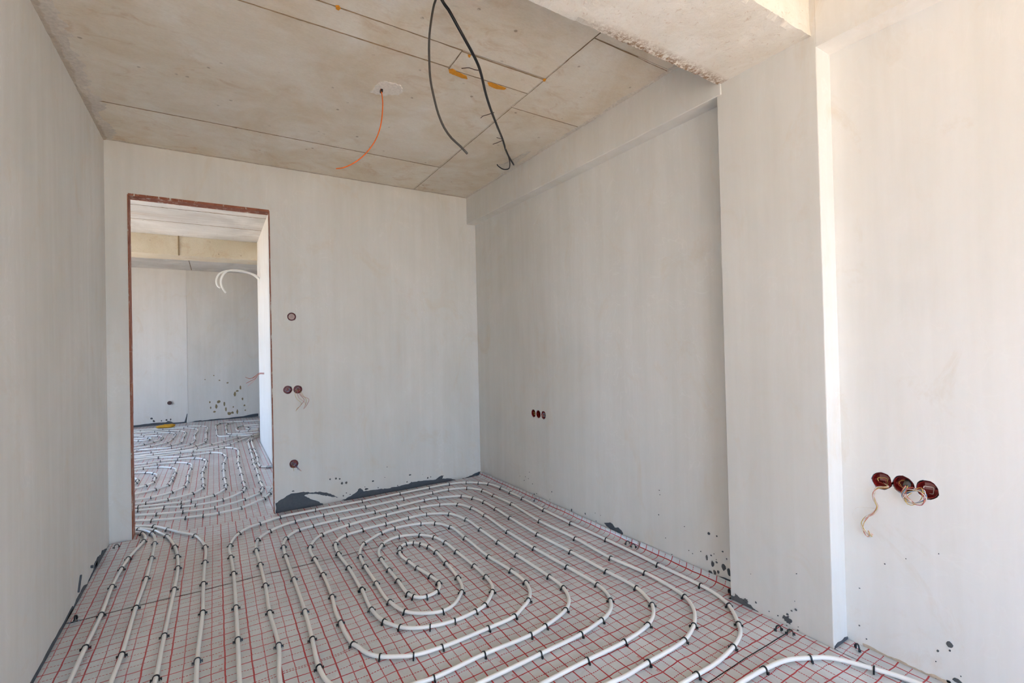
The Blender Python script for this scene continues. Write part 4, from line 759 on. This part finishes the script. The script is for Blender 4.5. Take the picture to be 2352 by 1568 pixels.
wires(t, D['wires_pair'], [1, 2, 2, 1, 4], 0.0013, Vector(B['pairR']) + Vector((0, .02, 0)))
t = socket_box(B['low'], nb_, 'lowest round box on the back wall with short blue and yellow wires', 'boxes on the back wall', bits=3)
wires(t, D['wires_low'], [2, 3, 1, 3], 0.0013, Vector(B['low']) + Vector((0, .02, 0)))
for i, lab in enumerate(('leftmost of the three dark red boxes on the right wall', 'middle one of the three dark red boxes on the right wall', 'rightmost of the three boxes on the right wall, full of pale wires')):
    socket_box(B['r'][i], nr_, lab, 'three boxes on the right wall', bits=(2, 0, 5)[i], depth=.05)
t = socket_box(B['n'][0], nr_, 'left of three red boxes in the recess, long wire bundle hanging down', 'three boxes in the recess', bits=2)
def bundle(pts, n_, spread, seed):
    rnd = random.Random(seed); out = []
    for i in range(n_):
        ph = rnd.random() * 6; q = []
        for k, p in enumerate(pts):
            a = ph + k * 0.9
            q.append(Vector(p) + Vector((-abs(math.sin(a)) * spread * .8, math.cos(a) * spread, math.sin(a) * spread)) * (0.6 + 0.8 * k / len(pts)))
        out.append(q)
    return out
rootL = Vector(B['n'][0]) + Vector((.02, 0, -.01))
wires(t, bundle(D['wires_nL'], 7, 0.005, 3), [1, 4, 0, 2, 1, 0, 4], 0.0013, rootL)
wires(t, [D['wires_nT']], [0], 0.0007)
t = socket_box(B['n'][1], nr_, 'middle of three red boxes in the recess, tangle of coloured wires', 'three boxes in the recess', bits=2)
to_local(link('conduit_end', tube_mesh('conduit_end', [Vector(B['n'][1]) + Vector((.03, -.01, .012)), Vector(B['n'][1]) + Vector((.01, -.012, .008)), Vector(B['n'][1]) + Vector((-.012, -.016, .002))], 0.012, 12), M_GREYC), t)
wires(t, bundle(D['wires_nR'], 9, 0.008, 5), [0, 3, 1, 4, 3, 0, 2, 1, 4], 0.0013, Vector(B['n'][1]) + Vector((.01, -.012, .0)))
t = socket_box(B['n'][2], nr_, 'right of three red boxes in the recess with an empty cup', 'three boxes in the recess', bits=1)
for i in (0, 2):  # added patch on the cup back, a painted highlight
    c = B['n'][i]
    to_local(box_obj('cup_highlight', (XN + .020, XN + .026, c[1] - .020, c[1] + .012, c[2] - .002, c[2] + .024), M_HIGHLIGHT), bpy.data.objects['socket_box.%03d' % (7 + i)])
far_c = Vector(B['far']); bm = bmesh.new(); seg = 14
t = empty('socket_box', far_c); tag(t, 'small dark round box low on the hall far wall', 'socket box')
rr = [[bm.verts.new((math.cos(6.283 * k / seg) * q, d, math.sin(6.283 * k / seg) * q)) for k in range(seg)] for q, d in ((.036, 0.0), (.036, -.004), (.030, -.004), (.028, -.001))]
for a, b in zip(rr, rr[1:]):
    for k in range(seg): bm.faces.new((a[k], a[(k + 1) % seg], b[(k + 1) % seg], b[k]))
bm.faces.new(rr[-1]); link('cup', to_mesh('cup', bm), plain('dark_box', rgb(92, 70, 66), 0.7), t)

# ---------------------------------------------------------------- cables under the ceiling
def cable(name, pts, r, m, label, step=0.02, seg=8):
    o = wire_obj(name, pts, r, m, None, step, seg); tag(o, label, 'cable'); return o
tp = D['cable_thick']; first = Vector(tp[0]); 
pre = [(first.x * .93, first.y * .93, ZC - 0.002)]
t = empty('ceiling_cable', Vector(tp[-1])); tag(t, 'thick black cable looped under the ceiling to the right beam', 'cable')
o = wire_obj('sheath', pre + tp, 0.0068, M_BLACK, None, 0.02, 10); to_local(o, t)
for q in D['twigs']: to_local(wire_obj('tie_wire', q, 0.0022, M_TWIG, None, 0.01, 5), t)
to_local(wire_obj('loose_end', D['cable_loop'], 0.0042, M_BLACK, None, 0.01, 8), t)
hx = [Vector(tp[-5]).lerp(Vector(tp[-3]), k / 24) + Vector((0.0085 * math.cos(k * .9), 0.0085 * math.sin(k * .9), 0.004 * math.sin(k * 1.4))) for k in range(25)]
to_local(wire_obj('tape', hx, 0.0022, M_SMEARW, None, 0.01, 5), t)
cable('ceiling_cable', [(0.79, 1.79, ZC - .002)] + D['cable_thin'], 0.0048, M_GREYC, 'thin dark grey cable hanging free from the ceiling')
cable('ceiling_cable', D['cable_orange'], 0.0034, M_ORANGE, 'thin orange cable curling down from a hole in the ceiling')
cable('ceiling_cable', [(2.10, 0.985, 2.80), (2.125, 0.97, 2.765), (2.15, 0.965, 2.74), (2.175, 0.965, 2.752), (2.18, 0.97, 2.80)], 0.004, M_GREYC, 'short cable loop at the ceiling above the recess')

# hall fittings
for i, q in enumerate(D['conduit']):
    o = wire_obj('wall_conduit', [(0.56, q[0][1] + .02, q[0][2] - .03)] + q, 0.012, M_PIPE, None, 0.02, 8)
    tag(o, ('white conduit arching from the hall wall, shorter of two', 'white conduit arching from the hall wall, longer of two')[i], 'conduit', 'white conduits in the hall')
t = empty('wall_wires', Vector(D['hallwires'][0][0])); tag(t, 'orange wire ends sticking out of the hall side wall', 'wires')
for i, q in enumerate(D['hallwires']): to_local(wire_obj('wire', [(0.55, q[0][1] - .02, q[0][2])] + q, 0.003, WIRE[(5, 2, 4, 2)[i]], None, 0.02, 5), t)
yl = D['yellow']; bm = bmesh.new(); bmesh.ops.create_icosphere(bm, subdivisions=3, radius=1)
for v in bm.verts:
    k = 1 + 0.35 * noise.noise(v.co * 1.7) + .15 * noise.noise(v.co * 4)
    v.co = Vector((v.co.x * 0.14 * k, v.co.y * 0.07 * k, max(v.co.z, -0.6) * 0.035 * k))
o = link('cloth_scrap', to_mesh('cloth_scrap', bm, True), M_YELLOW); o.location = (yl[0], yl[1], 0.044); tag(o, 'crumpled yellow scrap lying on the hall pipes', 'scrap')
